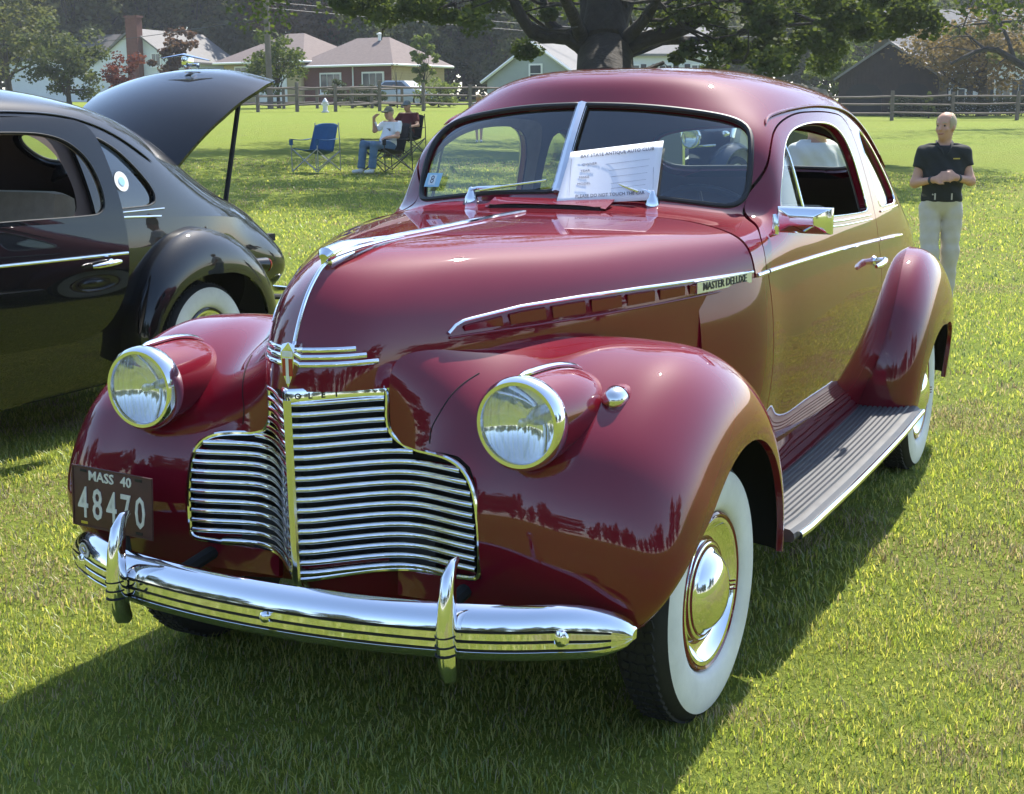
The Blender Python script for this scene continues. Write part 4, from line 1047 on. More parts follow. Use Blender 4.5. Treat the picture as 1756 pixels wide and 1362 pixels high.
# ------------------------------------------------------------------ lawn
def lawn_material():
    m, nt, b = new_mat('lawn_turf'); L = nt.links.new
    geo = nt.nodes.new('ShaderNodeNewGeometry')
    def noise(s, d=4, r=.6):
        n = nt.nodes.new('ShaderNodeTexNoise'); n.inputs['Scale'].default_value = s; n.inputs['Detail'].default_value = d; n.inputs['Roughness'].default_value = r
        L(geo.outputs['Position'], n.inputs['Vector']); return n
    def mix(f, a, c):
        x = nt.nodes.new('ShaderNodeMix'); x.data_type = 'RGBA'
        for sock, v in ((x.inputs[6], a), (x.inputs[7], c)):
            if isinstance(v, tuple): sock.default_value = (*v, 1)
            else: L(v, sock)
        L(f, x.inputs[0]); return x.outputs[2]
    def ramp(n, lo, hi):
        r = nt.nodes.new('ShaderNodeMapRange'); r.inputs[1].default_value = lo; r.inputs[2].default_value = hi; L(n.outputs[0], r.inputs[0]); return r.outputs[0]
    fine = ramp(noise(38, 6, .7), .3, .7); mid = ramp(noise(2.3, 5), .38, .66); big = ramp(noise(.22, 3), .35, .7); straw = ramp(noise(1.1, 6, .75), .57, .75)
    g = mix(fine, (.15, .20, .034), (.30, .355, .055)); g = mix(mid, g, mix(fine, (.19, .22, .04), (.34, .375, .065)))
    g = mix(big, g, mix(fine, (.165, .225, .036), (.31, .375, .055))); 
    sf = nt.nodes.new('ShaderNodeMath'); sf.operation = 'MULTIPLY'; sf.inputs[1].default_value = .55; L(straw, sf.inputs[0])
    g = mix(sf.outputs[0], g, mix(fine, (.20, .165, .075), (.34, .29, .14)))
    L(g, b.inputs['Base Color']); b.inputs['Roughness'].default_value = .95; b.inputs['Specular IOR Level'].default_value = .1
    bp = nt.nodes.new('ShaderNodeBump'); bp.inputs['Strength'].default_value = .9; bp.inputs['Distance'].default_value = .05
    L(fine, bp.inputs['Height']); L(bp.outputs[0], b.inputs['Normal'])
    return m
lawn_mat = lawn_material()
rr = np.concatenate([np.linspace(.0, 12, 25), np.geomspace(12.6, 900, 60)]); aa = np.linspace(0, 2 * math.pi, 145)
GG = np.array([[(CAM[0] + r * math.cos(a), CAM[1] + r * math.sin(a), 0) for a in aa] for r in rr]); GG[..., 2] = ground(GG[..., 0], GG[..., 1])
gs = Surf.grid(GG); gs = outward(gs, (0, 0, -50)); gs = gs.weld(); gs.N[:] = np.where(np.isfinite(gs.N), gs.N, 0); gs.N[np.linalg.norm(gs.N, axis=1) < .5] = (0, 0, 1)
lawn = gs.obj('lawn', lawn_mat); tag(lawn, kind='structure')

def vnoise(x, y, s, seed=0):
    """cheap smooth value noise for clumps"""
    r = np.random.default_rng(seed); T = r.random((64, 64)); x = x * s; y = y * s
    i = np.floor(x).astype(int); j = np.floor(y).astype(int); u = x - i; v = y - j; u = u * u * (3 - 2 * u); v = v * v * (3 - 2 * v)
    g = lambda a, b: T[a % 64, b % 64]
    return (g(i, j) * (1 - u) + g(i + 1, j) * u) * (1 - v) + (g(i, j + 1) * (1 - u) + g(i + 1, j + 1) * u) * v
def blade_mat(name, c, t):
    m, nt, b = new_mat(name); L = nt.links.new; nt.nodes.remove(b); out = nt.nodes['Material Output']
    d = nt.nodes.new('ShaderNodeBsdfDiffuse'); d.inputs[0].default_value = (*c, 1)
    tr = nt.nodes.new('ShaderNodeBsdfTranslucent'); tr.inputs[0].default_value = (*t, 1)
    gl = nt.nodes.new('ShaderNodeBsdfGlossy'); gl.inputs['Roughness'].default_value = .45; gl.inputs['Color'].default_value = (.9, 1, .8, 1)
    a = nt.nodes.new("ShaderNodeMixShader"); a.inputs[0].default_value = .58; L(d.outputs[0], a.inputs[1]); L(tr.outputs[0], a.inputs[2])
    g = nt.nodes.new('ShaderNodeMixShader'); g.inputs[0].default_value = .05; L(a.outputs[0], g.inputs[1]); L(gl.outputs[0], g.inputs[2])
    L(g.outputs[0], out.inputs['Surface']); return m
blades = [blade_mat('grass_mid_green', (.29, .335, .058), (.40, .44, .055)), blade_mat('grass_yellow_green', (.47, .45, .105), (.56, .53, .10)),
          blade_mat('grass_deep_green', (.15, .215, .038), (.23, .31, .038)), blade_mat('grass_straw', (.42, .35, .18), (.40, .33, .15)), blade_mat('grass_dry_brown', (.22, .165, .085), (.18, .14, .06))]
def grass_zone(d0, d1, dens, h, w, t0=-.75, t1=.75, seed=1):
    r = np.random.default_rng(seed); area = (d1 * d1 - d0 * d0) / 2 * (t1 - t0); n = int(area * dens)
    d = np.sqrt(r.random(n) * (d1 * d1 - d0 * d0) + d0 * d0); t = t0 + (t1 - t0) * r.random(n)
    x = CAM[0] + FWD[0] * d + RGT[0] * t * d; y = CAM[1] + FWD[1] * d + RGT[1] * t * d
    cl = vnoise(x, y, 9, 3) * .6 + vnoise(x, y, 2.3, 4) * .4
    keep = r.random(n) < .45 + .75 * cl
    # nothing grows deep under the wheels
    for wx in (-.735, .735):
        for wy in (0, 2.87): keep &= ~((abs(x - wx) < .06) & (abs(y - wy) < .10))
    x, y, cl = x[keep], y[keep], cl[keep]; n = len(x)
    dry = vnoise(x, y, 1.3, 8) * .65 + vnoise(x, y, 5.0, 9) * .35
    hh = h * (.35 + .95 * r.random(n)) * (.45 + 1.05 * cl) * np.where(dry > .66, .75, 1); a = r.random(n) * 2 * math.pi; lean = hh * (.2 + 1.25 * r.random(n)); b = a + (r.random(n) - .5) * 1.2
    ww = w * (.6 + .8 * r.random(n)); z = ground(x, y)
    wx, wy = np.cos(a + math.pi / 2) * ww / 2, np.sin(a + math.pi / 2) * ww / 2
    P0 = np.stack([x - wx, y - wy, z - .004], 1); P1 = np.stack([x + wx, y + wy, z - .004], 1)
    mx, my, mz = x + np.cos(b) * lean * .35, y + np.sin(b) * lean * .35, z + hh * .62
    P2 = np.stack([mx + wx * .8, my + wy * .8, mz], 1); P3 = np.stack([mx - wx * .8, my - wy * .8, mz], 1)
    P4 = np.stack([x + np.cos(b) * lean, y + np.sin(b) * lean, z + hh], 1)
    k = np.arange(n) * 5; V = np.stack([P0, P1, P2, P3, P4], 1).reshape(-1, 3)
    T = np.stack([np.stack([k, k + 1, k + 2], 1), np.stack([k, k + 2, k + 3], 1), np.stack([k + 3, k + 2, k + 4], 1)], 1).reshape(-1, 3)
    q = r.random(n); mi = np.where(q < .42, 0, np.where(q < .72, 1, 2)); ds = .08 + .85 * smoothstep(.50, .70, dry)
    mi = np.where(r.random(n) < ds, np.where(r.random(n) < .65, 3, 4), mi)
    return V, T, np.repeat(mi, 3)
Vs, Ts, Ms, nb = [], [], [], 0
for z in GRASS_ZONES:
    V, T, M_ = grass_zone(*z); Vs.append(V); Ts.append(T + nb); Ms.append(M_); nb += len(V)
if Vs:
    me = fast_mesh('grass', np.concatenate(Vs), np.concatenate(Ts), blades, np.concatenate(Ms))
    tag(link('grass', me), 'short sunlit lawn grass with straw coloured patches', 'grass', kind='stuff')
# ------------------------------------------------------------------ trees
def leaf_material(name, c1, c2, t):
    m, nt, b = new_mat(name); L = nt.links.new; nt.nodes.remove(b); out = nt.nodes['Material Output']
    oi = nt.nodes.new('ShaderNodeNewGeometry'); n = nt.nodes.new('ShaderNodeTexNoise'); n.inputs['Scale'].default_value = .9; n.inputs['Detail'].default_value = 5
    L(oi.outputs['Position'], n.inputs['Vector']); r = nt.nodes.new('ShaderNodeMapRange'); r.inputs[1].default_value = .35; r.inputs[2].default_value = .65; L(n.outputs[0], r.inputs[0])
    mx = nt.nodes.new('ShaderNodeMix'); mx.data_type = 'RGBA'; mx.inputs[6].default_value = (*c1, 1); mx.inputs[7].default_value = (*c2, 1); L(r.outputs[0], mx.inputs[0])
    d = nt.nodes.new('ShaderNodeBsdfDiffuse'); L(mx.outputs[2], d.inputs[0])
    tr = nt.nodes.new('ShaderNodeBsdfTranslucent'); tr.inputs[0].default_value = (*t, 1)
    gl = nt.nodes.new('ShaderNodeBsdfGlossy'); gl.inputs['Roughness'].default_value = .55
    a = nt.nodes.new('ShaderNodeMixShader'); a.inputs[0].default_value = .42; L(d.outputs[0], a.inputs[1]); L(tr.outputs[0], a.inputs[2])
    g = nt.nodes.new('ShaderNodeMixShader'); g.inputs[0].default_value = .02; L(a.outputs[0], g.inputs[1]); L(gl.outputs[0], g.inputs[2]); L(g.outputs[0], out.inputs['Surface'])
    return m
LEAF = dict(
    maple=leaf_material('maple_leaves', (.042, .066, .016), (.072, .098, .022), (.11, .145, .022)),
    dark=leaf_material('dark_leaves', (.048, .062, .028), (.080, .098, .038), (.11, .13, .035)),
    olive=leaf_material('olive_leaves', (.070, .080, .034), (.115, .12, .045), (.14, .15, .045)),
    autumn=leaf_material('autumn_leaves', (.085, .078, .030), (.165, .110, .040), (.20, .14, .045)),
    red=leaf_material('red_shrub_leaves', (.085, .022, .018), (.16, .045, .030), (.18, .05, .025)),
    russet=leaf_material('russet_leaves', (.075, .045, .032), (.12, .070, .045), (.13, .07, .04)),
    light=leaf_material('light_leaves', (.085, .115, .030), (.14, .17, .045), (.20, .25, .05)),
    hedge=leaf_material('hedge_leaves', (.032, .044, .020), (.055, .072, .028), (.06, .08, .022)))
bark = principled('bark', (.075, .058, .045), rough=.95, noise=(6, .5), bump=(14, 1.0, .03))
bark_dark = principled('dark_bark', (.042, .035, .030), rough=.95, noise=(5, .5), bump=(9, 1.0, .05))
def leaf_cloud(centres, radii, per, size, r, squash=.75):
    """leaf quads in clumps; returns vertices and quads"""
    C = np.repeat(centres, per, 0); RR = np.repeat(radii, per); n = len(C)
    u = r.normal(size=(n, 3)); u /= np.linalg.norm(u, axis=1, keepdims=True); rad = RR * r.random(n) ** .45
    p = C + u * rad[:, None] * [1, 1, squash]
    a = r.normal(size=(n, 3)); a /= np.linalg.norm(a, axis=1, keepdims=True); a[:, 2] *= .6
    b = np.cross(a, r.normal(size=(n, 3))); b /= np.linalg.norm(b, axis=1, keepdims=True) + 1e-9
    s = (size * (.6 + .8 * r.random(n)))[:, None]
    V = np.stack([p - a * s * .5, p + b * s * .32, p + a * s * .5, p - b * s * .32], 1).reshape(-1, 3)
    return V, np.arange(4 * n).reshape(-1, 4)
def limb(bm, p0, p1, r0, r1, bend, r, n=7, seg=5):
    p0, p1 = np.array(p0, float), np.array(p1, float); L = np.linalg.norm(p1 - p0); k = r.normal(size=3) * bend * L
    pts = [p0 + (p1 - p0) * t + k * math.sin(math.pi * t) + r.normal(size=3) * .012 * L * (0 < t < 1) for t in np.linspace(0, 1, seg)]
    tube(bm, pts, [r0 + (r1 - r0) * t for t in np.linspace(0, 1, seg)], n, caps=True); return pts
def make_tree(name, h, crown_w, crown_z0, trunk_r, leaf, size, clumps, per, seed, bk=None, shape='round', top=None):
    """tree at the origin: Empty > trunk, crown"""
    r = np.random.default_rng(seed); root = empty(name); bm = bmesh.new(); bk = bk or bark
    lean = r.normal(size=2) * .02 * h; th = crown_z0 + (h - crown_z0) * .55
    tr = [(0, 0, -.3), (0, 0, .15), (lean[0] * .3, lean[1] * .3, crown_z0 * .6), (lean[0] * .6, lean[1] * .6, crown_z0), (lean[0], lean[1], th)]
    tube(bm, tr, [trunk_r * 1.5, trunk_r * 1.2, trunk_r, trunk_r * .85, trunk_r * .25], 9)
    cs, rs = [], []
    for i in range(clumps):
        for _ in range(30):
            u = r.normal(size=3); u /= np.linalg.norm(u); q = r.random() ** .4; p = u * q
            z = (p[2] + 1) / 2
            w = {'round': 1.0, 'cone': 1.15 * (1 - z) + .12, 'spread': .75 + .5 * z, 'oval': 1.0}[shape]
            break
        c = np.array([p[0] * crown_w * w, p[1] * crown_w * w, crown_z0 + (h - crown_z0) * z])
        c[:2] += np.array(lean) * z
        cs.append(c); rs.append(crown_w * (.17 + .17 * r.random()))
    cs, rs = np.array(cs), np.array(rs)
    for i in r.choice(clumps, min(clumps, 14), False):
        z0 = crown_z0 * .75 + (th - crown_z0 * .75) * r.random() * .8
        limb(bm, (lean[0] * .7, lean[1] * .7, min(z0, cs[i][2])), cs[i], trunk_r * .38, trunk_r * .06, .08, r, 6)
    bm_obj('trunk', bm, bk, root)
    V, Q = leaf_cloud(cs, rs, per, size, r)
    link('crown', fast_mesh(name + '_crown', V, Q, leaf), root)
    return root
def plant_at(root, px, D, rz=0.0, s=1.0):
    p = CAM + (AX_F * D) + AX_R * ((px - 878) / FPX * D); root.location = (p[0], p[1], float(ground(p[0], p[1])) - .05)
    root.rotation_euler = (0, 0, rz); root.scale = (s, s, s); return root
def plant_xy(root, x, y, rz=0.0, s=1.0):
    root.location = (x, y, float(ground(x, y)) - .05); root.rotation_euler = (0, 0, rz); root.scale = (s, s, s); return root

# the big maple behind the coupe
def big_maple():
    r = np.random.default_rng(21); D = 36.0; b = CAM + AX_F * D + AX_R * ((1035 - 878) / FPX * D); gz = float(ground(b[0], b[1]))
    root = empty('maple_tree', (b[0], b[1], gz)); bm = bmesh.new()
    def L(px, py, dd=0.0): return at(px, py, D + dd) - np.array([b[0], b[1], gz])
    base = np.array([0, 0, 0.])
    tube(bm, [(0, 0, -.4), (0, 0, .1), (0, 0, .7), (.0, 0, 1.6), L(1038, 95), L(1036, 60), L(1036, 10), L(1034, -80), L(1034, -200)], [1.15, 1.0, .82, .72, .70, .62, .45, .33, .2], 16)
    limbs = [([(1015, 95, 0), (970, 62, -.3), (925, 62, -.5), (895, 30, -.8), (878, -10, -1), (850, -90, -1.5), (800, -200, -2)], .24),
             ([(1010, 70, 0), (950, 48, .3), (932, 0, .6), (925, -60, 1), (905, -180, 1.5)], .17),
             ([(1060, 90, 0), (1105, 68, -.5), (1165, 52, -.9), (1205, 28, -1.3), (1240, -10, -1.6), (1310, -80, -2), (1400, -160, -2.4)], .24),
             ([(1070, 92, 0), (1130, 70, .5), (1215, 69, 1.0), (1300, 50, 1.5), (1400, 40, 2.2)], .16),
             ([(1045, 70, 0), (1060, 20, .2), (1090, -60, .4), (1130, -220, .5), (1150, -400, .8)], .42),
             ([(1025, 70, 0), (1015, 0, .4), (1000, -100, .9), (985, -300, 1.2)], .45),
             ([(1060, 80, 0), (1100, 40, -1.2), (1130, -10, -2.6), (1160, -110, -4)], .2),
             ([(1000, 75, 0), (980, 20, -1.5), (940, -60, -3.5), (900, -180, -5)], .2)]
    tips = []
    for pts, r0 in limbs:
        q = [L(*p) for p in pts]; q = nat_spline(np.arange(len(q)), np.array(q), np.linspace(0, len(q) - 1, 14))
        tube(bm, q, list(np.linspace(r0, r0 * .2, 14)), 9); tips += list(q[4:])
    for _ in range(60):
        s = tips[r.integers(len(tips))]; e = s + r.normal(size=3) * [1.6, 1.6, .7]; limb(bm, s, e, .06, .012, .12, r, 5, 4); tips.append(e)
    bm_obj('trunk', bm, bark_dark, root)
    # crown: a broad dome with hanging skirts of leaves
    cs, rs = [], []
    for _ in range(420):
        a = r.random() * 2 * math.pi; q = r.random() ** .5; x, y = 9.6 * q * math.cos(a), 9.6 * q * math.sin(a)
        zt = 16 * math.sqrt(max(.03, 1 - q * q)) + 2.5; zb = 3.3 + 1.2 * r.random(); z = zb + (zt - zb) * r.random() ** 1.0
        cs.append((x, y, z)); rs.append(.65 + .65 * r.random())
    def add(px, py, dd, rad, n=1):
        for _ in range(n):
            c = L(px + r.normal() * 14, py + r.normal() * 8, dd + r.normal() * .8); cs.append(c); rs.append(rad * (.6 + .6 * r.random()))
    # hanging foliage seen to the right of the trunk
    for px, py, n in ((1180, 20, 3), (1230, 50, 3), (1270, 85, 4), (1300, 40, 4), (1330, 75, 4), (1330, 105, 3), (1370, 30, 4), (1390, 70, 4), (1430, 45, 4), (1440, 85, 3), (1470, 20, 4), (1480, 60, 3), (1520, 30, 4), (1540, 55, 3), (1575, 25, 3), (1590, 45, 2),
                      (1240, 105, 2), (1210, 92, 2), (1400, 8, 4), (1300, 8, 4), (1200, -10, 3), (1500, -5, 4), (1560, 0, 4), (1160, 95, 1), (1120, 30, 1), (920, 95, 1), (900, 88, 1), (860, 15, 2), (800, 20, 3), (740, 10, 3), (690, 15, 3), (640, 8, 3), (590, 0, 3), (820, 40, 1), (760, 38, 1), (960, 20, 1), (1350, 118, 1), (1420, 108, 2)):
        add(px, py, r.normal() * 1.5, .42, n)
    V, Q = leaf_cloud(np.array(cs), np.array(rs), 230, .15, r, .7)
    link('crown', fast_mesh('maple_crown', V, Q, LEAF['maple']), root)
    tag(root, 'big spreading maple with a thick dark trunk and low limbs behind the maroon coupe', 'tree')
big_maple()

# far wood behind the houses: every tree its own object, four kinds
kinds = {}
def proto(key, *a, **k):
    t = make_tree(*a, **k); kinds[key] = t; return t
protos = [make_tree('woodland_tree', 17, 5.6, .6, .30, LEAF['dark'], .55, 130, 75, 31, shape='round'),
          make_tree('woodland_tree', 20, 5.0, .8, .32, LEAF['dark'], .55, 130, 75, 32, shape='oval'),
          make_tree('woodland_tree', 15, 5.4, .8, .26, LEAF['olive'], .50, 110, 75, 33, shape='spread'),
          make_tree('woodland_tree', 14, 4.6, .8, .24, LEAF['russet'], .48, 90, 75, 34, shape='round'),
          make_tree('woodland_tree', 19, 4.4, .5, .26, LEAF['hedge'], .50, 110, 75, 35, shape='cone')]
used = set()
WOOD = ['rounded dark green tree', 'slender dark green tree', 'wide olive tree', 'russet brown tree', 'conical dark tree']
def woodland(k, px, D, s, rz):
    t = protos[k] if k not in used else copy_tree(protos[k]); used.add(k)
    plant_at(t, px, D, rz, s)
    where = ('beyond the loose grey green tree' if px < 130 else 'behind the white gabled house' if px < 350 else 'behind the brick house' if px < 790 else 'behind the grey green cottage' if px < 1000
             else 'behind the big maple' if px < 1400 else 'behind the dark barn' if px < 1600 else 'behind the long shuttered house')
    tag(t, WOOD[k] + (' at the wood edge ' if D < 120 else ' in the wood ' if D < 145 else ' deep in the wood ') + where, 'tree', 'trees in the wood behind the houses')
wr = random.Random(5)
row = [(2, 20, 118, 1.1), (0, 95, 128, 1.15), (2, 170, 120, 1.0), (1, 245, 132, 1.0), (2, 300, 126, .95), (0, 360, 130, 1.1), (1, 420, 138, 1.15), (3, 520, 126, .98), (0, 585, 134, 1.15), (4, 640, 130, 1.0), (0, 700, 122, 1.2),
       (1, 765, 128, 1.1), (0, 815, 124, 1.2), (2, 865, 132, 1.1), (0, 930, 136, 1.1), (4, 985, 128, .9), (1, 1080, 140, 1.0), (0, 1150, 132, 1.1), (2, 1215, 128, .9), (4, 1290, 132, 1.0), (0, 1350, 126, 1.1), (1, 1425, 138, 1.1), (0, 1490, 142, 1.1), (2, 1560, 146, 1.1),
       (1, 1640, 150, 1.0), (0, 1720, 150, 1.1), (2, 1800, 146, 1.2), (0, -60, 122, 1.1), (1, -140, 126, 1.1), (0, 1880, 140, 1.1), (1, 470, 160, 1.3), (0, 230, 165, 1.3), (0, 660, 165, 1.4), (1, 900, 170, 1.3), (0, 1120, 170, 1.3), (1, 1300, 170, 1.3), (0, 40, 160, 1.3), (1, 800, 160, 1.3), (0, 1600, 175, 1.3), (1, 380, 172, 1.35), (4, 775, 108, .6), (0, 850, 110, .62), (0, 1010, 112, .7), (2, 1250, 110, .6), (0, 1400, 112, .62), (0, 720, 106, .5), (2, 800, 112, .7), (0, 545, 172, 1.3)]
for k, px, D, s in row: woodland(k, px, D, s, wr.random() * 6.28)
# single trees and shrubs near the houses and the fence
def single(px, D, label, cat, *a, rz=0.0, s=1.0, **k):
    t = make_tree(*a, **k); plant_at(t, px, D, rz, s); tag(t, label, cat); return t
single(55, 84, 'loose grey green tree left of the white gabled house', 'tree', 'leafy_tree', 8.5, 2.9, 1.6, .20, LEAF['olive'], .26, 60, 85, 41)
single(152, 80, 'round dark green tree beside the raised black lid', 'tree', 'round_tree', 5.0, 2.1, .5, .16, LEAF['dark'], .22, 55, 90, 42)
single(246, 84, 'low red leaved shrub in front of the white gabled house', 'shrub', 'red_shrub', 3.0, 1.5, .2, .08, LEAF['red'], .20, 34, 80, 43)
single(330, 92, 'small russet tree between the white house and the hip roofed house', 'tree', 'russet_tree', 4.6, 1.7, .8, .12, LEAF['russet'], .24, 36, 80, 44)
single(497, 80, 'rounded green shade tree at the foot of the utility pole', 'tree', 'shade_tree', 4.1, 1.7, .7, .10, LEAF['maple'], .19, 46, 90, 45)
single(737, 76, 'slim young tree with a narrow upright crown beside the yellow wall', 'tree', 'young_tree', 4.0, .75, 1.25, .05, LEAF['light'], .16, 26, 90, 46, shape='oval')
single(692, 78, 'bare thin sapling in front of the yellow wall', 'tree', 'bare_sapling', 2.6, .35, 1.0, .035, LEAF['russet'], .08, 8, 5, 47)
single(1656, 78, 'wide autumn tree turning orange behind the right fence', 'tree', 'autumn_tree', 5.3, 4.2, 1.55, .26, LEAF['autumn'], .22, 120, 80, 48, shape='spread')
single(1408, 84, 'pale grey green bush beside the dark barn', 'shrub', 'pale_bush', 4.0, 1.5, .3, .1, LEAF['light'], .22, 36, 80, 49)
single(1480, 96, 'yellow green tree rising behind the dark barn', 'tree', 'yellow_green_tree', 9.0, 3.2, 2.2, .2, LEAF['light'], .28, 60, 80, 50)
single(1569, 74, 'small clipped shrub in front of the barn doors', 'shrub', 'clipped_shrub', 1.45, .36, .1, .03, LEAF['light'], .10, 18, 70, 51, shape='cone')
single(598, 83, 'dark foundation shrub below the brick wall windows', 'shrub', 'foundation_shrub', 1.5, .8, .1, .04, LEAF['hedge'], .14, 20, 70, 52)
single(760, 82, 'yellow green garden bush at the house corner', 'shrub', 'garden_bush', 1.6, 1.3, .1, .05, LEAF['light'], .16, 30, 70, 53)
single(640, 81, 'long low evergreen shrub under the white window', 'shrub', 'evergreen_shrub', 1.3, 1.2, .1, .05, LEAF['hedge'], .15, 30, 70, 54)
# dark limb reaching in from a tree beyond the right edge
def right_tree():
    r = np.random.default_rng(61); D = 58.0; b = CAM + AX_F * D + AX_R * ((1990 - 878) / FPX * D); gz = float(ground(b[0], b[1])); root = empty('oak_tree', (b[0], b[1], gz)); bm = bmesh.new()
    def L(px, py, dd=0.0): return at(px, py, D + dd) - np.array([b[0], b[1], gz])
    tube(bm, [(0, 0, -.3), (0, 0, .3), L(1985, 130), L(1980, 40), L(1975, -120)], [.75, .6, .5, .42, .25], 12); tips = []
    for pts, r0 in (([(1982, 120, 0), (1890, 125, -.5), (1800, 128, -1), (1740, 105, -1.2), (1705, 85, -1.3), (1670, 90, -1.4), (1630, 110, -1.5)], .22), ([(1740, 104, -1.2), (1725, 60, -1), (1708, 30, -.8), (1690, 0, -.8)], .09),
                    ([(1980, 60, 0), (1900, 20, .5), (1820, 30, 1), (1720, 38, 1.5), (1670, 42, 2)], .15), ([(1690, 86, -1.3), (1660, 60, -1), (1640, 45, -1)], .06), ([(1978, 0, 0), (1900, -120, 1), (1840, -250, 2)], .2), ([(1980, 0, 0), (2080, -100, 1), (2180, -200, 2)], .2)):
        q = np.array([L(*p) for p in pts]); q = nat_spline(np.arange(len(q)), q, np.linspace(0, len(q) - 1, 12)); tube(bm, q, list(np.linspace(r0, r0 * .25, 12)), 8); tips += list(q[5:])
    for _ in range(30): s = tips[r.integers(len(tips))]; limb(bm, s, s + r.normal(size=3) * [1, 1, .5], .035, .008, .12, r, 5, 4)
    bm_obj('trunk', bm, bark_dark, root)
    cs = [L(1990 + r.normal() * 150, -330 + r.normal() * 130, r.normal() * 3) for _ in range(150)] + [L(px + r.normal() * 20, py + r.normal() * 10, -.5) for px, py in ((1725, 15), (1690, 30), (1745, 60), (1700, 55), (1750, 20), (1660, 50), (1735, 90)) for _ in range(2)]
    rs = [1.1 + .7 * r.random() for _ in range(150)] + [.35] * 14
    V, Q = leaf_cloud(np.array(cs), np.array(rs), 45, .22, r, .75); link('crown', fast_mesh('oak_crown', V, Q, LEAF['olive']), root)
    tag(root, 'tree reaching a bare crooked dark limb in front of the orange autumn tree', 'tree')
right_tree()
# trees standing around the rest of the green, seen only mirrored in the paint and chrome
ring = random.Random(9); gn = 'trees around the far side of the green'
for i, (ang, dist, s) in enumerate([(-165 + 7.2 * k + ring.uniform(-2, 2), ring.uniform(42, 62), ring.uniform(.55, .95)) for k in range(27)] + [(172, 55, .9), (155, 62, .95)]):
    t = copy_tree(protos[i % 3]); plant_xy(t, CAM[0] + dist * math.cos(R(ang)), CAM[1] + dist * math.sin(R(ang)), ring.random() * 6, s); tag(t, 'full grown tree across the open green, mirrored in the shiny cars', 'tree', gn)
# ------------------------------------------------------------------ houses, barn, fences, pole
shingle = principled('roof_shingle_mauve', (.155, .115, .105), rough=.9, noise=(5, .3), bump=(30, .5, .01))
shingle_grey = principled('roof_shingle_grey', (.20, .19, .185), rough=.9, noise=(5, .25), bump=(30, .5, .01))
siding_y = principled('yellow_siding', (.42, .33, .17), rough=.7, noise=(2, .1)); siding_w = principled('white_siding', (.66, .68, .70), rough=.7, noise=(2, .08)); siding_g = principled('grey_green_siding', (.30, .34, .33), rough=.7, noise=(2, .1))
brick_m = principled('red_brick', (.15, .055, .042), rough=.9, noise=(9, .35), bump=(25, .5, .01)); trim_w = principled('white_trim', (.72, .72, .70), rough=.6); pane_m = principled('window_pane', (.05, .06, .07), rough=.08, spec=.8)
barn_m = principled('dark_barn_boards', (.040, .028, .024), rough=.95, noise=(3, .4), bump=(12, .6, .02)); shutter = principled('black_shutter', (.02, .022, .028), rough=.6); curtain = principled('window_curtain', (.40, .40, .36), rough=.9)
def prism(bm, pts2, y0, y1):
    a = [bm.verts.new((x, y0, z)) for x, z in pts2]; b = [bm.verts.new((x, y1, z)) for x, z in pts2]; n = len(a)
    bm.faces.new(a); bm.faces.new(b[::-1])
    for k in range(n): bm.faces.new((a[k], b[k], b[(k + 1) % n], a[(k + 1) % n]))
def part_box(name, c, s, mat, parent, rot=None, bevel=0): bm = bmesh.new(); box(bm, c, s, rot, bevel); return bm_obj(name, bm, mat, parent, smooth=False)
def siding(parent, x0, x1, y, z0, z1, mat, step=.17, face=-1, axis='x'):
    """lapped boards, one mesh per wall"""
    bm = bmesh.new(); n = int((z1 - z0) / step)
    for i in range(n):
        z = z0 + (i + .5) * step
        if axis == 'x': box(bm, ((x0 + x1) / 2, y + face * .012, z), (x1 - x0, .03, step * .97), Matrix.Rotation(R(4 * -face), 3, 'X'))
        else: box(bm, (y + face * .012, (x0 + x1) / 2, z), (.03, x1 - x0, step * .97), Matrix.Rotation(R(4 * face), 3, 'Y'))
    o = bm_obj('siding', bm, mat, parent, smooth=False); o['kind'] = 'stuff'; return o
def window(parent, x, y, z, w, h, panes=2, rows=1, face=-1, shut=False):
    f = part_box('window', (x, y + face * .03, z), (w + .16, .08, h + .16), trim_w, parent)
    pw = w / panes; ph = h / rows
    for i in range(panes):
        for j in range(rows): part_box('pane', (x - w / 2 + pw * (i + .5), y + face * .075, z - h / 2 + ph * (j + .5)), (pw - .05, .02, ph - .05), pane_m, f)
    part_box('sill', (x, y + face * .07, z - h / 2 - .10), (w + .26, .12, .05), trim_w, f)
    if shut:
        for s in (-1, 1): part_box('shutter', (x + s * (w / 2 + .28), y + face * .04, z), (.34, .05, h + .12), shutter, parent)
    return f
def hip_roof(name, parent, x0, x1, y0, y1, z, rise, inset, ov, mat):
    bm = bmesh.new(); x0 -= ov; x1 += ov; y0 -= ov; y1 += ov; ym = (y0 + y1) / 2
    e = [bm.verts.new(p) for p in ((x0, y0, z), (x1, y0, z), (x1, y1, z), (x0, y1, z))]; lo = [bm.verts.new((v.co.x, v.co.y, z - .16)) for v in e]
    r0, r1 = bm.verts.new((x0 + inset, ym, z + rise)), bm.verts.new((x1 - inset, ym, z + rise))
    bm.faces.new((e[0], e[1], r1, r0)); bm.faces.new((e[1], e[2], r1)); bm.faces.new((e[2], e[3], r0, r1)); bm.faces.new((e[3], e[0], r0))
    for k in range(4): bm.faces.new((e[k], lo[k], lo[(k + 1) % 4], e[(k + 1) % 4]))
    bm.faces.new(lo[::-1]); rf = bm_obj(name, bm, mat, parent, smooth=False)
    for a, b in ((0, 1), (1, 2)):
        p, q = Vector((( x0, y0), (x1, y0), (x1, y1), (x0, y1))[a] + (z - .08,)), Vector(((x0, y0), (x1, y0), (x1, y1), (x0, y1))[b] + (z - .08,))
        bm = bmesh.new(); tube(bm, [p, q], .075, 6); bm_obj('gutter', bm, trim_w, rf)
    return rf
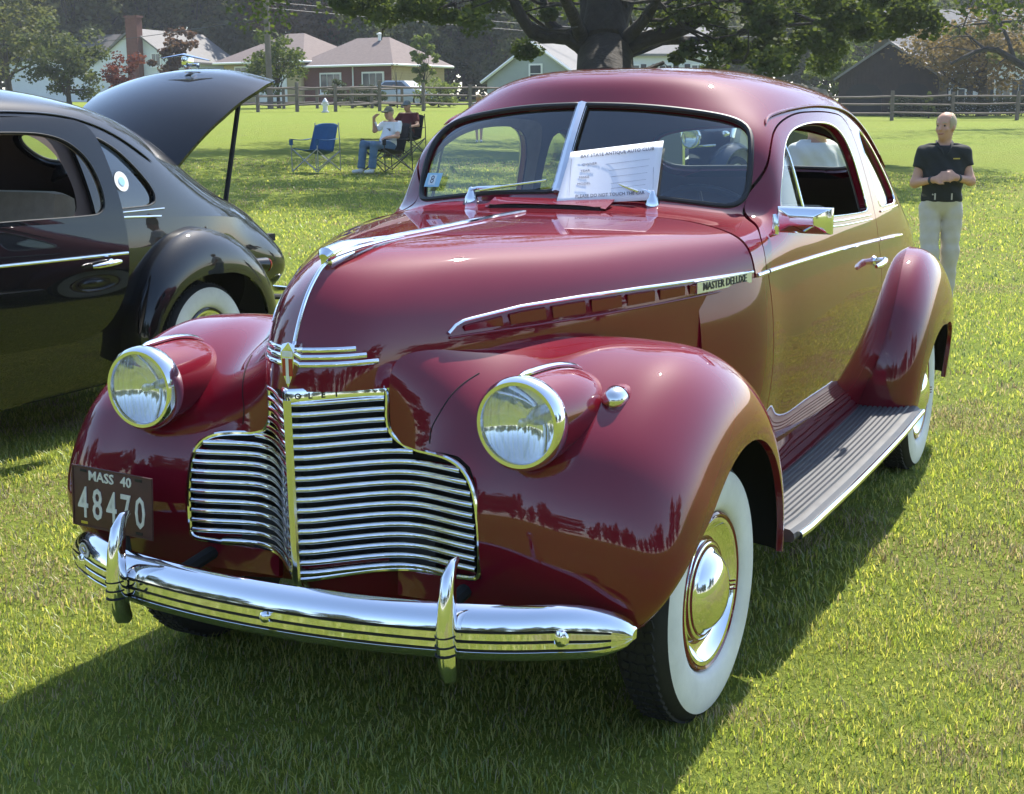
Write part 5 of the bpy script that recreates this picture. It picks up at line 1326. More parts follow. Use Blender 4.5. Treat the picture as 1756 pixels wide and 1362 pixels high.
def gable_roof(parent, x0, x1, y0, y1, z, rise, ov, mat, th=.14):
    """ridge along y"""
    bm = bmesh.new(); xm = (x0 + x1) / 2; s = rise / (xm - x0)
    prism(bm, [(x0 - ov, z - ov * s), (xm, z + rise), (x1 + ov, z - ov * s), (x1 + ov, z - ov * s + th), (xm, z + rise + th), (x0 - ov, z - ov * s + th)], y0 - ov, y1 + ov); return bm_obj('roof', bm, mat, parent, smooth=False)
def house_at(name, px, D, rz, zoff=0.0):
    p = CAM + AX_F * D + AX_R * ((px - 878) / FPX * D); return empty(name, (p[0], p[1], float(ground(p[0], p[1])) + zoff), rz)
FACE = YAW   # walls turned to the camera have this heading
# hip-roofed ranch house: local x to the right, y away from the camera
h = house_at('ranch_house', 683, 92, FACE - R(30))
bm = bmesh.new(); box(bm, (-3.4, 3.0, 1.1), (6.8, 6.0, 2.6)); bm_obj('wall', bm, brick_m, h, smooth=False)
siding(h, .02, 5.98, .01, .0, 2.4, siding_y, face=1, axis='y')
hip_roof('roof', h, -6.8, 0, 0, 6.0, 2.42, 1.75, 2.6, .45, shingle)
for x in (-4.6, -1.35): window(h, x, 0, 1.30, 1.5, 1.15, 3)
bm = bmesh.new(); tube(bm, [(-2.85, -.06, 2.3), (-2.85, -.06, .1)], .05, 6); bm_obj('downspout', bm, trim_w, h)
bm = bmesh.new(); box(bm, (-9.9, 3.4, 1.2), (6.4, 7.2, 3.0)); bm_obj('wing_wall', bm, siding_y, h, smooth=False)
siding(h, -13.1, -6.75, -.21, .0, 2.7, siding_y)
hip_roof('wing_roof', h, -13.1, -6.7, -.2, 7.0, 2.75, 1.9, 3.0, .5, shingle)
window(h, -11.6, -.22, 1.95, 1.0, .9, 2); part_box('garage_door', (-9.2, -.25, .95), (2.6, .08, 1.9), trim_w, h)
bm = bmesh.new(); lathe(bm, [(0, .12), (.35, .12), (.36, .2), (.45, .2), (.5, 0)], 10, 'z', (-2.6, 2.6, 3.95)); bm_obj('roof_vent', bm, trim_w, h)
tag(h, 'low brick and yellow sided house with mauve hipped roofs behind the fence', 'house')
# white gabled house with chimney
h = house_at('gabled_house', 262, 112, FACE + R(-18))
bm = bmesh.new(); prism(bm, [(-3.1, -.3), (3.1, -.3), (3.1, 3.0), (0, 5.2), (-3.1, 3.0)], 0, 10); bm_obj('wall', bm, siding_w, h, smooth=False)
gable_roof(h, -3.1, 3.1, 0, 10, 3.0, 2.2, .3, shingle_grey); siding(h, -3.05, 3.05, 0, .0, 3.0, siding_w)
bm = bmesh.new(); box(bm, (.35, -.35, 2.9), (.95, .75, 6.4)); box(bm, (.35, -.35, 6.12), (1.1, .9, .14)); bm_obj('chimney', bm, brick_m, h, smooth=False)
window(h, 1.9, 0, 3.0, .7, .9, 2); window(h, -1.7, 0, 1.2, .9, 1.2, 2, 2)
bm = bmesh.new(); box(bm, (-7.2, 3.0, 1.6), (8.2, 6, 3.2)); bm_obj('wing_wall', bm, siding_w, h, smooth=False)
bm = bmesh.new(); a = [(-11.6, -.35, 3.1), (-2.9, -.35, 3.1), (-2.9, 3, 5.1), (-11.6, 3, 5.1), (-11.6, 6.4, 3.1), (-2.9, 6.4, 3.1)]
for q in ((0, 1, 2, 3), (3, 2, 5, 4)):
    vs = [bm.verts.new(a[i]) for i in q]; bm.faces.new(vs)
bmesh.ops.solidify(bm, geom=bm.faces, thickness=.15); bm_obj('wing_roof', bm, shingle_grey, h, smooth=False)
tag(h, 'white gabled house with a tall brick chimney on its gable', 'house')
# grey-green gable end beside the big maple
h = house_at('grey_cottage', 918, 88, FACE + R(-22))
bm = bmesh.new(); prism(bm, [(-3.0, -.3), (3.0, -.3), (3.0, 1.55), (0, 3.6), (-3.0, 1.55)], 0, 8); bm_obj('wall', bm, siding_g, h, smooth=False)
gable_roof(h, -3.0, 3.0, 0, 8, 1.55, 2.05, .3, shingle_grey); window(h, .1, 0, 1.9, .7, 1.0, 1, 2); window(h, -1.6, 0, .6, .8, 1.0, 2, 2)
bm = bmesh.new()
for s in (-1, 1): tube(bm, [(s * 3.28, -.33, 1.42), (0, -.33, 3.66)], .09, 4)
bm_obj('bargeboard', bm, trim_w, h); tag(h, 'grey green cottage with a pale gable left of the big maple trunk', 'house')
# white house glimpsed under the maple
h = house_at('white_cottage', 1128, 96, FACE + R(6))
part_box('wall', (0, 3, 1.5), (7.5, 6, 3.6), siding_w, h); bm = bmesh.new(); prism(bm, [(-.4, 3.2), (3, 5.0), (6.4, 3.2), (6.4, 3.35), (3, 5.15), (-.4, 3.35)], -4.1, 4.1)
for v in bm.verts: v.co = Vector((v.co.y, v.co.x, v.co.z))
bm_obj('roof', bm, shingle_grey, h, smooth=False)
for x in (-1.9, .2, 2.3): window(h, x, 0, 2.1, .8, 1.1, 2, 2, shut=True)
tag(h, 'white cottage glimpsed below the maple limbs right of its trunk', 'house')
# dark barn
h = house_at('dark_barn', 1500, 80, FACE + R(-20))
bm = bmesh.new(); prism(bm, [(-2.6, -.3), (2.6, -.3), (2.6, 2.0), (0, 3.75), (-2.6, 2.0)], 0, 7); bm_obj('wall', bm, barn_m, h, smooth=False)
for i in range(26):
    x = -2.5 + i * .2; zt = 2.0 + 1.75 * (1 - abs(x) / 2.6)
    part_box('board', (x, -.015 - .01 * (i % 2), (zt - .1) / 2), (.185, .03, zt + .1), barn_m, h)
gable_roof(h, -2.6, 2.6, 0, 7, 2.0, 1.75, .25, shingle_grey)
for x in (-1.25, 1.25):
    bm = bmesh.new(); prism(bm, [(x - .95, 0), (x + .95, 0), (x + .95, 1.25), (x + .6, 1.6), (x, 1.72), (x - .6, 1.6), (x - .95, 1.25)], -.10, -.03); bm_obj('arched_doorway', bm, grille_dark, h, smooth=False)
tag(h, 'dark boarded barn with two arched doorways and a pale grey roof', 'barn')
# long white house with shutters at the right
h = house_at('shuttered_house', 1700, 88, FACE + R(-4))
part_box('wall', (0, 3.5, 1.3), (13, 7, 3.4), siding_w, h); siding(h, -6.45, 6.45, 0, 0, 2.9, siding_w)
bm = bmesh.new(); prism(bm, [(-.6, 2.9), (3.5, 5.9), (7.6, 2.9), (7.6, 3.08), (3.5, 6.1), (-.6, 3.08)], -6.9, 6.9)
for v in bm.verts: v.co = Vector((v.co.y, v.co.x, v.co.z))
bm_obj('roof', bm, shingle_grey, h, smooth=False)
for x in (-3.0, -.4, 1.4, 3.4, 5.2): window(h, x, 0, 1.15, .85, 1.25, 2, 3, shut=True)
tag(h, 'long white house with black shutters behind the hedge', 'house')
# clipped hedge along the right fence
hr = np.random.default_rng(5); p0 = at(1535, 200, 74); p1 = at(1960, 206, 76); cs = []; n = 90
for i in range(n):
    t = i / (n - 1); p = p0 + (p1 - p0) * t; cs += [(p[0], p[1], float(ground(p[0], p[1])) + z + .05 * hr.normal()) for z in (.3, .75)]
V, Q = leaf_cloud(np.array(cs), np.full(len(cs), .42), 70, .13, hr, .8)
tag(link('clipped_hedge', fast_mesh('clipped_hedge', V, Q, LEAF['hedge'])), 'dark clipped hedge running along behind the right fence', 'hedge')
# split-rail fences
rail_m = principled('weathered_rail', (.165, .135, .115), rough=.95, noise=(3, .35), bump=(8, .6, .02))
def fence(name, pts, label, rails=(.35, .75, 1.12), ph=1.32, seed=3, sag=.03):
    """pts: post positions (x, y); one fence: posts and rails are its parts"""
    r = np.random.default_rng(seed); root = empty(name, (pts[0][0], pts[0][1], float(ground(*pts[0])))); o = np.array([pts[0][0], pts[0][1], float(ground(*pts[0]))])
    g = [np.array([x, y, float(ground(x, y))]) - o for x, y in pts]
    for i, p in enumerate(g):
        bm = bmesh.new(); hh = ph * (1 + .06 * r.normal()); a = r.random(); rot = Matrix.Rotation(a, 3, 'Z') @ Matrix.Rotation(.02 * r.normal(), 3, 'X'); box(bm, p + (0, 0, hh / 2 - .1), (.15, .13, hh + .2), rot, .02); bm_obj('post', bm, rail_m, root, smooth=False)
    for a, b in zip(g, g[1:]):
        for z in rails:
            bm = bmesh.new(); m = (a + b) / 2 + (0, 0, z - sag * (1 + r.normal() * .6)); tube(bm, [a + (0, 0, z + .03 * r.normal()), m, b + (0, 0, z + .03 * r.normal())], [.045, .06, .045], 5); bm_obj('rail', bm, rail_m, root, smooth=False)
    tag(root, label, 'fence')
def gpt(px, D):
    p = CAM + AX_F * D + AX_R * ((px - 878) / FPX * D); return (p[0], p[1])
fence('rail_fence', [gpt(px, D) for px, D in ((1405, 70), (1508, 70), (1608, 70), (1715, 69.5), (1820, 69), (1930, 68.5))], 'three rail split fence in front of the barn and hedge', seed=4)
fence('rail_fence', [gpt(px, D) for px, D in ((300, 71), (379, 71), (462, 70.5), (527, 70.5), (590, 70.5), (663, 71), (735, 72), (812, 73), (890, 74))], 'three rail split fence in front of the hip roofed brick house', seed=6)
fence('rail_fence', [gpt(px, D) for px, D in ((345, 78), (400, 78), (430, 78), (505, 78), (560, 78), (618, 78), (650, 78), (700, 79))], 'lower weathered fence set behind the first along the brick house yard', rails=(.3, .65, 1.0), ph=1.1, seed=7)
# utility pole with wires
p = gpt(483, 78); pole = empty('utility_pole', (p[0], p[1], float(ground(*p)))); bm = bmesh.new(); tube(bm, [(0, 0, -.3), (-.05, 0, 5), (-.12, 0, 11)], [.16, .145, .12], 12); bm_obj('pole', bm, rail_m, pole)
bm = bmesh.new(); box(bm, (-.12, 0, 10.2), (2.2, .1, .12), Matrix.Rotation(FACE, 3, 'Z')); bm_obj('crossarm', bm, rail_m, pole)
tag(pole, 'bare wooden utility pole standing behind the left fence', 'pole')
for i, (z0, px2, D2, z1) in enumerate(((4.6, -250, 120, 5.5), (5.4, 1900, 130, 6.4), (5.9, 1900, 132, 7.2), (5.1, 1900, 128, 5.6))):
    a = np.array([p[0], p[1], float(ground(*p)) + z0]); q = gpt(px2, D2); b = np.array([q[0], q[1], float(ground(*q)) + z1]); bm = bmesh.new()
    tube(bm, [a + (b - a) * t + np.array([0, 0, -1.4 * math.sin(math.pi * t)]) for t in np.linspace(0, 1, 24)], .016, 4); wq = bm_obj('overhead_wire', bm, shutter, None)
    tag(wq, ['thin overhead wire running left from the utility pole', 'lowest of the wires running right from the utility pole', 'middle wire running right from the utility pole', 'upper wire running right from the utility pole'][0 if i == 0 else (2, 3, 1)[i - 1]], 'wire', 'wires on the utility pole')
# fire hydrant
p = gpt(573, 69); bm = bmesh.new(); lathe(bm, [(0, .17), (.06, .17), (.07, .11), (.42, .11), (.44, .14), (.48, .14), (.52, .11), (.60, .06), (.64, .03), (.66, 0)], 14, 'z')
for s in (-1, 1): tube(bm, [(0, 0, .36), (s * .19, 0, .36)], .05, 8)
hy = bm_obj('fire_hydrant', bm, principled('hydrant_paint', (.55, .55, .58), rough=.5), None, loc=(p[0], p[1], float(ground(*p)))); tag(hy, 'pale fire hydrant standing in front of the left fence', 'hydrant')
# ------------------------------------------------------------------ figures from blended volumes
def sn_mesh(f, lo, hi, h):
    """surface nets: vertices and quads of f = 0 (f < 0 inside)"""
    lo, hi = np.array(lo, float), np.array(hi, float); n = np.ceil((hi - lo) / h).astype(int) + 1
    ax = [lo[i] + h * np.arange(n[i]) for i in range(3)]; X, Y, Z = np.meshgrid(*ax, indexing='ij'); F = f(np.stack([X, Y, Z], -1).reshape(-1, 3)).reshape(n)
    ins = F < 0; c = np.zeros(tuple(n - 1), int); S = np.zeros(tuple(n - 1) + (3,)); cnt = np.zeros(tuple(n - 1)); corner = {}
    sl = lambda d: tuple(slice(d[k], n[k] - 1 + d[k]) for k in range(3))
    cs = [(a, b, d) for a in (0, 1) for b in (0, 1) for d in (0, 1)]
    for d in cs: c += ins[sl(d)]
    act = (c > 0) & (c < 8)
    for k in range(3):
        for d in cs:
            if d[k]: continue
            e = list(d); e[k] = 1; a, b = F[sl(d)], F[sl(tuple(e))]; m = (a < 0) != (b < 0)
            t = np.where(m, a / np.where(m, a - b, 1), 0); P = np.zeros(a.shape + (3,)); P[..., 0] = d[0]; P[..., 1] = d[1]; P[..., 2] = d[2]; P[..., k] = t
            S += P * m[..., None]; cnt += m
    idx = -np.ones(act.shape, int); idx[act] = np.arange(act.sum()); I = np.argwhere(act)
    V = lo + h * (I + S[act] / cnt[act][:, None]); Q = []
    for k in range(3):
        a = [0, 0, 0]; b = [0, 0, 0]; b[k] = 1
        s0 = tuple(slice(1 if j != k else 0, n[j] - 1) for j in range(3)); s1 = tuple(slice((1 if j != k else 0) + (j == k), n[j] - 1 + (j == k)) for j in range(3))
        A, B = ins[s0], ins[s1]; m = A != B; E = np.argwhere(m); E = E + [1 if j != k else 0 for j in range(3)]
        u, v = (k + 1) % 3, (k + 2) % 3; eu = np.eye(3, dtype=int)[u]; ev = np.eye(3, dtype=int)[v]
        g = lambda D: idx[tuple((E + D).T)]
        q = np.stack([g(-eu - ev), g(-ev), g(0 * eu), g(-eu)], 1); flip = ~A[m]; q[flip] = q[flip][:, ::-1]; Q.append(q)
    Q = np.concatenate(Q); return V, Q[(Q >= 0).all(1)]
def cap(p, a, b, r0, r1):
    a, b = np.array(a, float), np.array(b, float); ab = b - a; t = np.clip(((p - a) @ ab) / (ab @ ab + 1e-12), 0, 1)
    return np.linalg.norm(p - a - t[:, None] * ab, axis=1) - (r0 + (r1 - r0) * t)
def ell(p, c, r, rot=None):
    q = p - np.array(c, float)
    if rot is not None: q = q @ np.array(rot)
    k0 = np.linalg.norm(q / r, axis=1); k1 = np.linalg.norm(q / (np.array(r) ** 2), axis=1); return k0 * (k0 - 1) / np.maximum(k1, 1e-6)
def smin(a, b, k):
    h = np.clip(.5 + .5 * (b - a) / k, 0, 1); return b * (1 - h) + a * h - k * h * (1 - h)
def blend(k, *fs):
    d = fs[0]
    for f in fs[1:]: d = smin(d, f, k)
    return d
SKIN = principled('skin', (.54, .285, .19), rough=.55, noise=(25, .12)); HAIR = principled('grey_hair', (.40, .31, .20), rough=.7, bump=(90, .6, .004)); EYE = principled('eye_dark', (.03, .022, .02), rough=.3); LIP = principled('lips', (.36, .14, .11), rough=.5)
def cloth(name, c, var=.18): return principled(name, c, rough=.9, noise=(9, var), bump=(14, .45, .012))
def sdf_obj(name, f, lo, hi, h, mat, parent):
    V, Q = sn_mesh(f, lo, hi, h); me = fast_mesh(name, V, Q, mat); me.polygons.foreach_set('use_smooth', [True] * len(me.polygons)); return link(name, me, parent)
def build_person(name, J, cl, h=.013, hair='bald', sleeves=.5, cap_mat=None, face=True, shorts=False):
    """J: joints in the figure's own frame (z up, facing -y unless the joints say so); cl: materials"""
    root = empty(name); g = {k: np.array(v, float) for k, v in J.items()}
    A = np.array([0, 0, 0.]); hd = g['head']; fw = np.array(J.get('look', (0, -1, 0)), float); fw /= np.linalg.norm(fw); up = np.array(J.get('hup', (0, 0, 1)), float); rt = np.cross(fw, up); rt /= np.linalg.norm(rt); up = np.cross(rt, fw); Rm = np.stack([rt, fw, up], 1)
    H = lambda x, y, z: hd + rt * x + fw * y + up * z
    def head(p):
        d = blend(.03, ell(p, H(0, -.012, .03), (.073, .092, .095), Rm), ell(p, H(0, .020, -.045), (.056, .066, .065), Rm), cap(p, H(0, .045, -.095), H(0, .055, -.088), .024, .022))
        d = blend(.012, d, cap(p, H(0, .082, .012), H(0, .105, -.022), .009, .015)); d = smin(d, cap(p, H(-.030, .066, .030), H(.030, .066, .030), .014, .014), .02)
        for s in (-1, 1): d = smin(d, ell(p, H(s * .076, -.008, -.008), (.012, .022, .033), Rm), .008); d = smin(d, ell(p, H(s * .036, .058, -.022), (.024, .022, .020), Rm), .02)
        return smin(d, cap(p, H(0, -.025, -.06), g['neck'], .052, .056), .03)
    def arm(p, s, e=0.0):
        a, b, c = g['sh' + s], g['el' + s], g['wr' + s]; return blend(.03, cap(p, a, b, .052 + e, .041 + e), cap(p, b, c, .040 + e, .028 + e))
    def hand(p, s):
        c, k = g['wr' + s], g['kn' + s]; d = (k - c) / np.linalg.norm(k - c); n = np.array(J.get('palm' + s, (0, 0, -1)), float); w = np.cross(d, n); w /= np.linalg.norm(w); n = np.cross(w, d)
        f = blend(.015, cap(p, c, c + d * .03, .027, .026), cap(p, c + d * .035 + w * .018, k + w * .028, .018, .015), cap(p, c + d * .035 - w * .018, k - w * .028, .018, .015), cap(p, c + d * .03, k, .019, .016))
        for i, (o, l) in enumerate(((-.033, .062), (-.012, .074), (.010, .070), (.031, .054))):
            b = k + w * o; m = b + d * l * .5 + n * .010; t = m + d * l * .25 + n * l * .42; f = blend(.004, f, cap(p, b, m, .0095, .009), cap(p, m, t, .009, .0075))
        t0 = c + d * .03 - w * .03; return blend(.008, f, cap(p, t0, t0 + d * .03 - w * .022, .014, .011), cap(p, t0 + d * .03 - w * .022, t0 + d * .06 - w * .022 + n * .012, .011, .008))
    def leg(p, s, e=0.0, flare=0.0):
        a, b, c = g['hip' + s], g['kne' + s], g['ank' + s]; return blend(.04, cap(p, a, b, .082 + e, .058 + e), cap(p, b, c, .058 + e, .040 + e + flare))
    def torso(p, e=0.0):
        ch, pe = g['chest'], g['pelvis']; sl, sr = g['shL'], g['shR']; m = (ch + pe) / 2; bel = m + np.array(J.get('belly', (0, -.02, 0)))
        ax = sl - sr; ax = ax / np.linalg.norm(ax); z = ch - pe; z = z / np.linalg.norm(z); y = np.cross(z, ax); T = np.stack([ax, y, z], 1)
        d = blend(.07, ell(p, ch, (.165 + e, .118 + e, .19 + e), T), ell(p, bel, (.150 + e, .118 + e, .17 + e), T), ell(p, pe, (.155 + e, .118 + e, .13 + e), T)); return smin(d, cap(p, sl, sr, .055 + e, .055 + e), .06)
    allp = np.array(list(v for k, v in g.items() if k not in ('look', 'hup', 'belly', 'hem', 'waist') and not k.startswith('palm'))); lo = allp.min(0) - .26; hi = allp.max(0) + .26; lo[2] = min(lo[2], allp[:, 2].min() - .12)
    def body(p):
        d = blend(.03, torso(p), head(p)); 
        for s in 'LR': d = blend(.03, d, smin(arm(p, s), hand(p, s), .015)); d = smin(d, leg(p, s), .05)
        return d
    sdf_obj('body', body, lo, hi, h, SKIN, root)
    def shirt(p):
        d = torso(p, .018)
        for s in 'LR':
            a, b, c = g['sh' + s], g['el' + s], g['wr' + s]; q = arm(p, s, .020)
            if sleeves <= 1: ax = b - a; L = np.linalg.norm(ax); q = np.maximum(q, ((p - a) @ (ax / L)) - L * sleeves)
            d = smin(d, q, .04)
        d = blend(.05, d, cap(p, g['shL'] * .75 + g['shR'] * .25 + np.array([0, 0, .03]), g['neck'] + np.array([0, 0, -.03]), .05, .05), cap(p, g['shR'] * .75 + g['shL'] * .25 + np.array([0, 0, .03]), g['neck'] + np.array([0, 0, -.03]), .05, .05)); d = smin(d, cap(p, g['neck'] - np.array([0, 0, .02]), g['neck'] + np.array([0, 0, .012]), .072, .066), .03); pz = (g['chest'] - g['pelvis']); pz = pz / np.linalg.norm(pz)
        d = d + .006 * np.sin(p[:, 2] * 37 + p[:, 0] * 23) * np.sin(p[:, 0] * 31 - p[:, 1] * 17 + p[:, 2] * 11)
        d = np.maximum(d, -((p - g['pelvis']) @ pz) - J.get('hem', .02)); return np.maximum(d, ((p - g['neck']) @ np.array([0, 0, 1.])) + .004 + .25 * (p[:, 1] - g['neck'][1] < -.02) * .08)
    sdf_obj('shirt', shirt, lo, hi, h, cl['shirt'], root)
    def trousers(p):
        d = torso(p, .014); pz = (g['chest'] - g['pelvis']); pz = pz / np.linalg.norm(pz); d = np.maximum(d, ((p - g['pelvis']) @ pz) - J.get('waist', .07))
        for s in 'LR':
            q = leg(p, s, .016, .018)
            if shorts: ax = g['kne' + s] - g['hip' + s]; q = np.maximum(leg(p, s, .03), ((p - g['hip' + s]) @ (ax / np.linalg.norm(ax))) - np.linalg.norm(ax) * .95)
            else: ax = g['ank' + s] - g['kne' + s]; L = np.linalg.norm(ax); q = np.maximum(q, ((p - g['kne' + s]) @ (ax / L)) - L * 1.03)
            d = smin(d, q, .018)
        return d + .005 * np.sin(p[:, 2] * 42 + p[:, 0] * 29 + p[:, 1] * 13) * np.sin(p[:, 2] * 19 - p[:, 0] * 33)
    sdf_obj('trousers', trousers, lo, hi, h, cl['trousers'], root)
    for s in 'LR':
        a, t = g['ank' + s], g['toe' + s]
        def shoe(p): return blend(.03, cap(p, a + np.array([0, 0, -.03]), a * .9 + t * .1 - np.array([0, 0, .055]), .045, .036), cap(p, a * .95 + t * .05 - np.array([0, 0, .055]), t, .038, .034))
        q = np.array([a, t]); sdf_obj('shoe', lambda p: np.maximum(shoe(p), -(p[:, 2] - (t[2] - .036))), q.min(0) - .12, q.max(0) + .12, max(h, .011), cl['shoes'], root)
    if face:
        for s in (-1, 1):
            bm = bmesh.new(); bmesh.ops.create_uvsphere(bm, u_segments=10, v_segments=6, radius=.0095)
            for v in bm.verts: v.co = Vector(H(s * .031, .0725, .012)) + v.co
            bm_obj('eye', bm, EYE, root)
            bm = bmesh.new(); tube(bm, [H(s * .016, .083, .033), H(s * .032, .082, .038), H(s * .050, .068, .032)], [.004, .005, .003], 6); bm_obj('eyebrow', bm, cl.get('hair', HAIR), root)
        bm = bmesh.new(); tube(bm, [H(-.032, .068, -.050), H(-.014, .084, -.060), H(.014, .084, -.060), H(.032, .068, -.050)], [.004, .007, .007, .004], 6); bm_obj('mouth', bm, LIP, root)
    if hair:
        def hr(p):
            d = ell(p, H(0, -.018, .032), (.080, .096, .100), Rm); q = (p - hd); yy = q @ fw; zz = q @ up; xx = np.abs(q @ rt)
            if hair == 'bald': d = d - .003; d = np.maximum(d, yy - .028 - 1.1 * np.maximum(xx - .05, -.03) + .9 * np.maximum(zz - .06, 0)); d = np.maximum(d, -zz - .055)
            else: d = np.maximum(d, yy - .045 - .6 * (zz - .06)); d = np.maximum(d, -zz - .06 + .5 * np.maximum(yy + .02, 0) * 2)
            return d
        sdf_obj('hair', hr, hd - .16, hd + .18, .009, cl.get('hair', HAIR), root)
    if cap_mat:
        def cp(p):
            q = p - hd; yy = q @ fw; zz = q @ up; d = np.maximum(ell(p, H(0, -.01, .045), (.086, .104, .092), Rm), -(zz - .040)); br = np.maximum(ell(p, H(0, .10, .040), (.075, .085, .02), Rm), -(yy - .03)); return smin(d, br, .012)
        sdf_obj('cap', cp, hd - .2, hd + .25, .010, cap_mat, root)
    return root
def place(root, p, rz):
    root.location = p; root.rotation_euler = (0, 0, rz); return root
# the man behind the coupe: black polo shirt, pale trousers, hands folded at his chest, looking to his right
stand = dict(head=(0, -.02, 1.595), neck=(0, .0, 1.46), chest=(0, .01, 1.27), pelvis=(0, 0, .96), shL=(.158, .01, 1.362), shR=(-.158, .01, 1.362), elL=(.232, -.02, 1.13), elR=(-.232, -.02, 1.11), wrL=(.095, -.20, 1.165), wrR=(-.095, -.20, 1.145),
             knL=(.02, -.225, 1.185), knR=(-.015, -.235, 1.165), palmL=(-.3, .8, -.3), palmR=(.3, .6, -.5), hipL=(.092, 0, .88), hipR=(-.092, 0, .88), kneL=(.092, .0, .50), kneR=(-.085, -.07, .50), ankL=(.075, .06, .095), ankR=(-.065, -.05, .095), toeL=(.11, -.12, .034), toeR=(-.10, -.23, .034), look=(-.55, -.84, -.02), belly=(0, -.035, 0), hem=.015, waist=.06)
black_shirt = cloth('black_polo', (.016, .018, .017)); khaki = cloth('pale_trousers', (.56, .50, .42), .12); shoe_b = principled('brown_shoe', (.06, .035, .02), rough=.4); shoe_w = principled('white_shoe', (.6, .6, .58), rough=.6)
m = build_person('person', stand, dict(shirt=black_shirt, trousers=khaki, shoes=shoe_b), hair='bald')
bm = bmesh.new(); ring = [(.158 * math.cos(a), .118 * math.sin(a) - .012, 1.008) for a in np.linspace(0, 2 * math.pi, 33)]; tube(bm, ring, .017, 6, caps=False, flat=1.0); bm_obj('belt', bm, principled('belt_leather', (.02, .015, .012), rough=.4), m)
for x in (-.07, .07): part_box('belt_loop', (x, -.146, 1.0), (.012, .008, .055), khaki, m)
for s, w in (('L', (.105, -.19, 1.162)), ('R', (-.107, -.188, 1.14))):
    bm = bmesh.new(); a, b = np.array(stand['el' + s]), np.array(stand['wr' + s]); d = (b - a) / np.linalg.norm(b - a); c = b - d * .02; tube(bm, [c - d * .013, c + d * .013], .036, 14); bm_obj('watch' if s == 'L' else 'wristband', bm, shutter, m)
bm = bmesh.new()
for s in (-1, 1): tube(bm, [(s * .062, .04, 1.475), (s * .066, -.03, 1.455), (s * .035, -.105, 1.405), (s * .012, -.112, 1.36)], [.010, .014, .013, .006], 6, flat=.6)
bm_obj('collar', bm, black_shirt, m); part_box('shirt_emblem', (.095, -.1335, 1.325), (.055, .008, .010), principled('emblem_yellow', (.55, .40, .06), rough=.8), m)
pm = CAM + AX_F * 12.4 + AX_R * ((1597 - 878) / FPX * 12.4); pm = np.array([pm[0], pm[1], float(ground(pm[0], pm[1]))]); place(m, pm, math.atan2(CAM[0] - pm[0], -(CAM[1] - pm[1])) + R(6)); m.scale = (.96, .96, .955)
tag(m, 'person in a black polo shirt and pale trousers standing with folded hands', 'person')
# folding camp chairs
tube_m = principled('chair_tube', (.30, .31, .33), rough=.35, metal=.6); tube_k = principled('chair_tube_black', (.02, .02, .022), rough=.4); blue_c = cloth('blue_chair_cloth', (.020, .085, .20)); black_c = cloth('black_chair_cloth', (.015, .015, .018)); grey_c = cloth('grey_chair_cloth', (.45, .45, .47))
def camp_chair(mat, tm, arm_mat=None):
    root = empty('folding_chair'); w = .29
    def sheet(name, pts, mat):
        V, F = [], []; n = len(pts[0])
        for rr in pts: V += rr
        for j in range(len(pts) - 1):
            for i in range(n - 1): k = j * n + i; F.append((k, k + n, k + n + 1, k + 1))
        o = py_obj(name, V, F, mat, root, smooth=True); s = o.modifiers.new('thickness', 'SOLIDIFY'); s.thickness = .012; s.offset = 0; return o
    xs = np.linspace(-w, w, 9)
    sheet('seat', [[(x, y, z - .07 * (1 - (x / w) ** 2) * (.4 + .6 * t)) for x in xs] for t, y, z in zip(np.linspace(0, 1, 6), np.linspace(-.27, .20, 6), np.linspace(.46, .40, 6))], mat)
    sheet('backrest', [[(x * (1 - .06 * t), .20 + .20 * t + .07 * (1 - (x / w) ** 2), .39 + .53 * t - (.04 * (x / w) ** 4 if t == 1 else 0)) for x in xs] for t in np.linspace(0, 1, 8)], mat)
    for s in (-1, 1):
        sheet('armrest', [[(s * (w + .02 + .035 * k), y, .63 - .02 * math.sin(math.pi * (y + .3) / .6)) for k in (-1, 0, 1)] for y in np.linspace(-.32, .30, 6)], arm_mat or mat)
        bm = bmesh.new(); lathe(bm, [(0, .035), (.10, .04)], 12, 'z', (s * (w + .02), -.31, .52)); bm_obj('cup_holder', bm, arm_mat or mat, root)
        for pts in ([(s * w, .42, .02), (s * (w + .01), .40, .60), (s * w * .96, .40, .93)], [(s * (w + .02), -.30, .02), (s * (w + .02), -.31, .62)], [(s * (w + .01), -.31, .03), (s * (w + .01), .40, .40)], [(s * (w + .01), .42, .03), (s * (w + .01), -.31, .44)], [(-s * w, -.31, .03), (s * w, -.30, .45)], [(-s * w, .42, .03), (s * w, .41, .40)]):
            bm = bmesh.new(); tube(bm, pts, .0105, 7); bm_obj('leg', bm, tm, root)
    return root
def ground_at(px, D):
    p = CAM + AX_F * D + AX_R * ((px - 878) / FPX * D); return np.array([p[0], p[1], float(ground(p[0], p[1]))])
to_cam = lambda p: math.atan2(CAM[0] - p[0], -(CAM[1] - p[1]))
c1 = camp_chair(blue_c, tube_m, None); p = ground_at(553, 28.3); place(c1, p, to_cam(p) - R(38)); tag(c1, 'empty blue folding camp chair on the shaded lawn', 'chair')
c2 = camp_chair(black_c, tube_k, black_c); p2 = ground_at(671, 28.3); place(c2, p2, to_cam(p2) - R(48)); tag(c2, 'black folding chair under the person in the white t-shirt', 'chair')
c3 = camp_chair(black_c, tube_k, black_c); p3 = ground_at(704, 33.5); place(c3, p3, to_cam(p3) - R(30)); tag(c3, 'black folding chair under the person in the dark red shirt', 'chair')
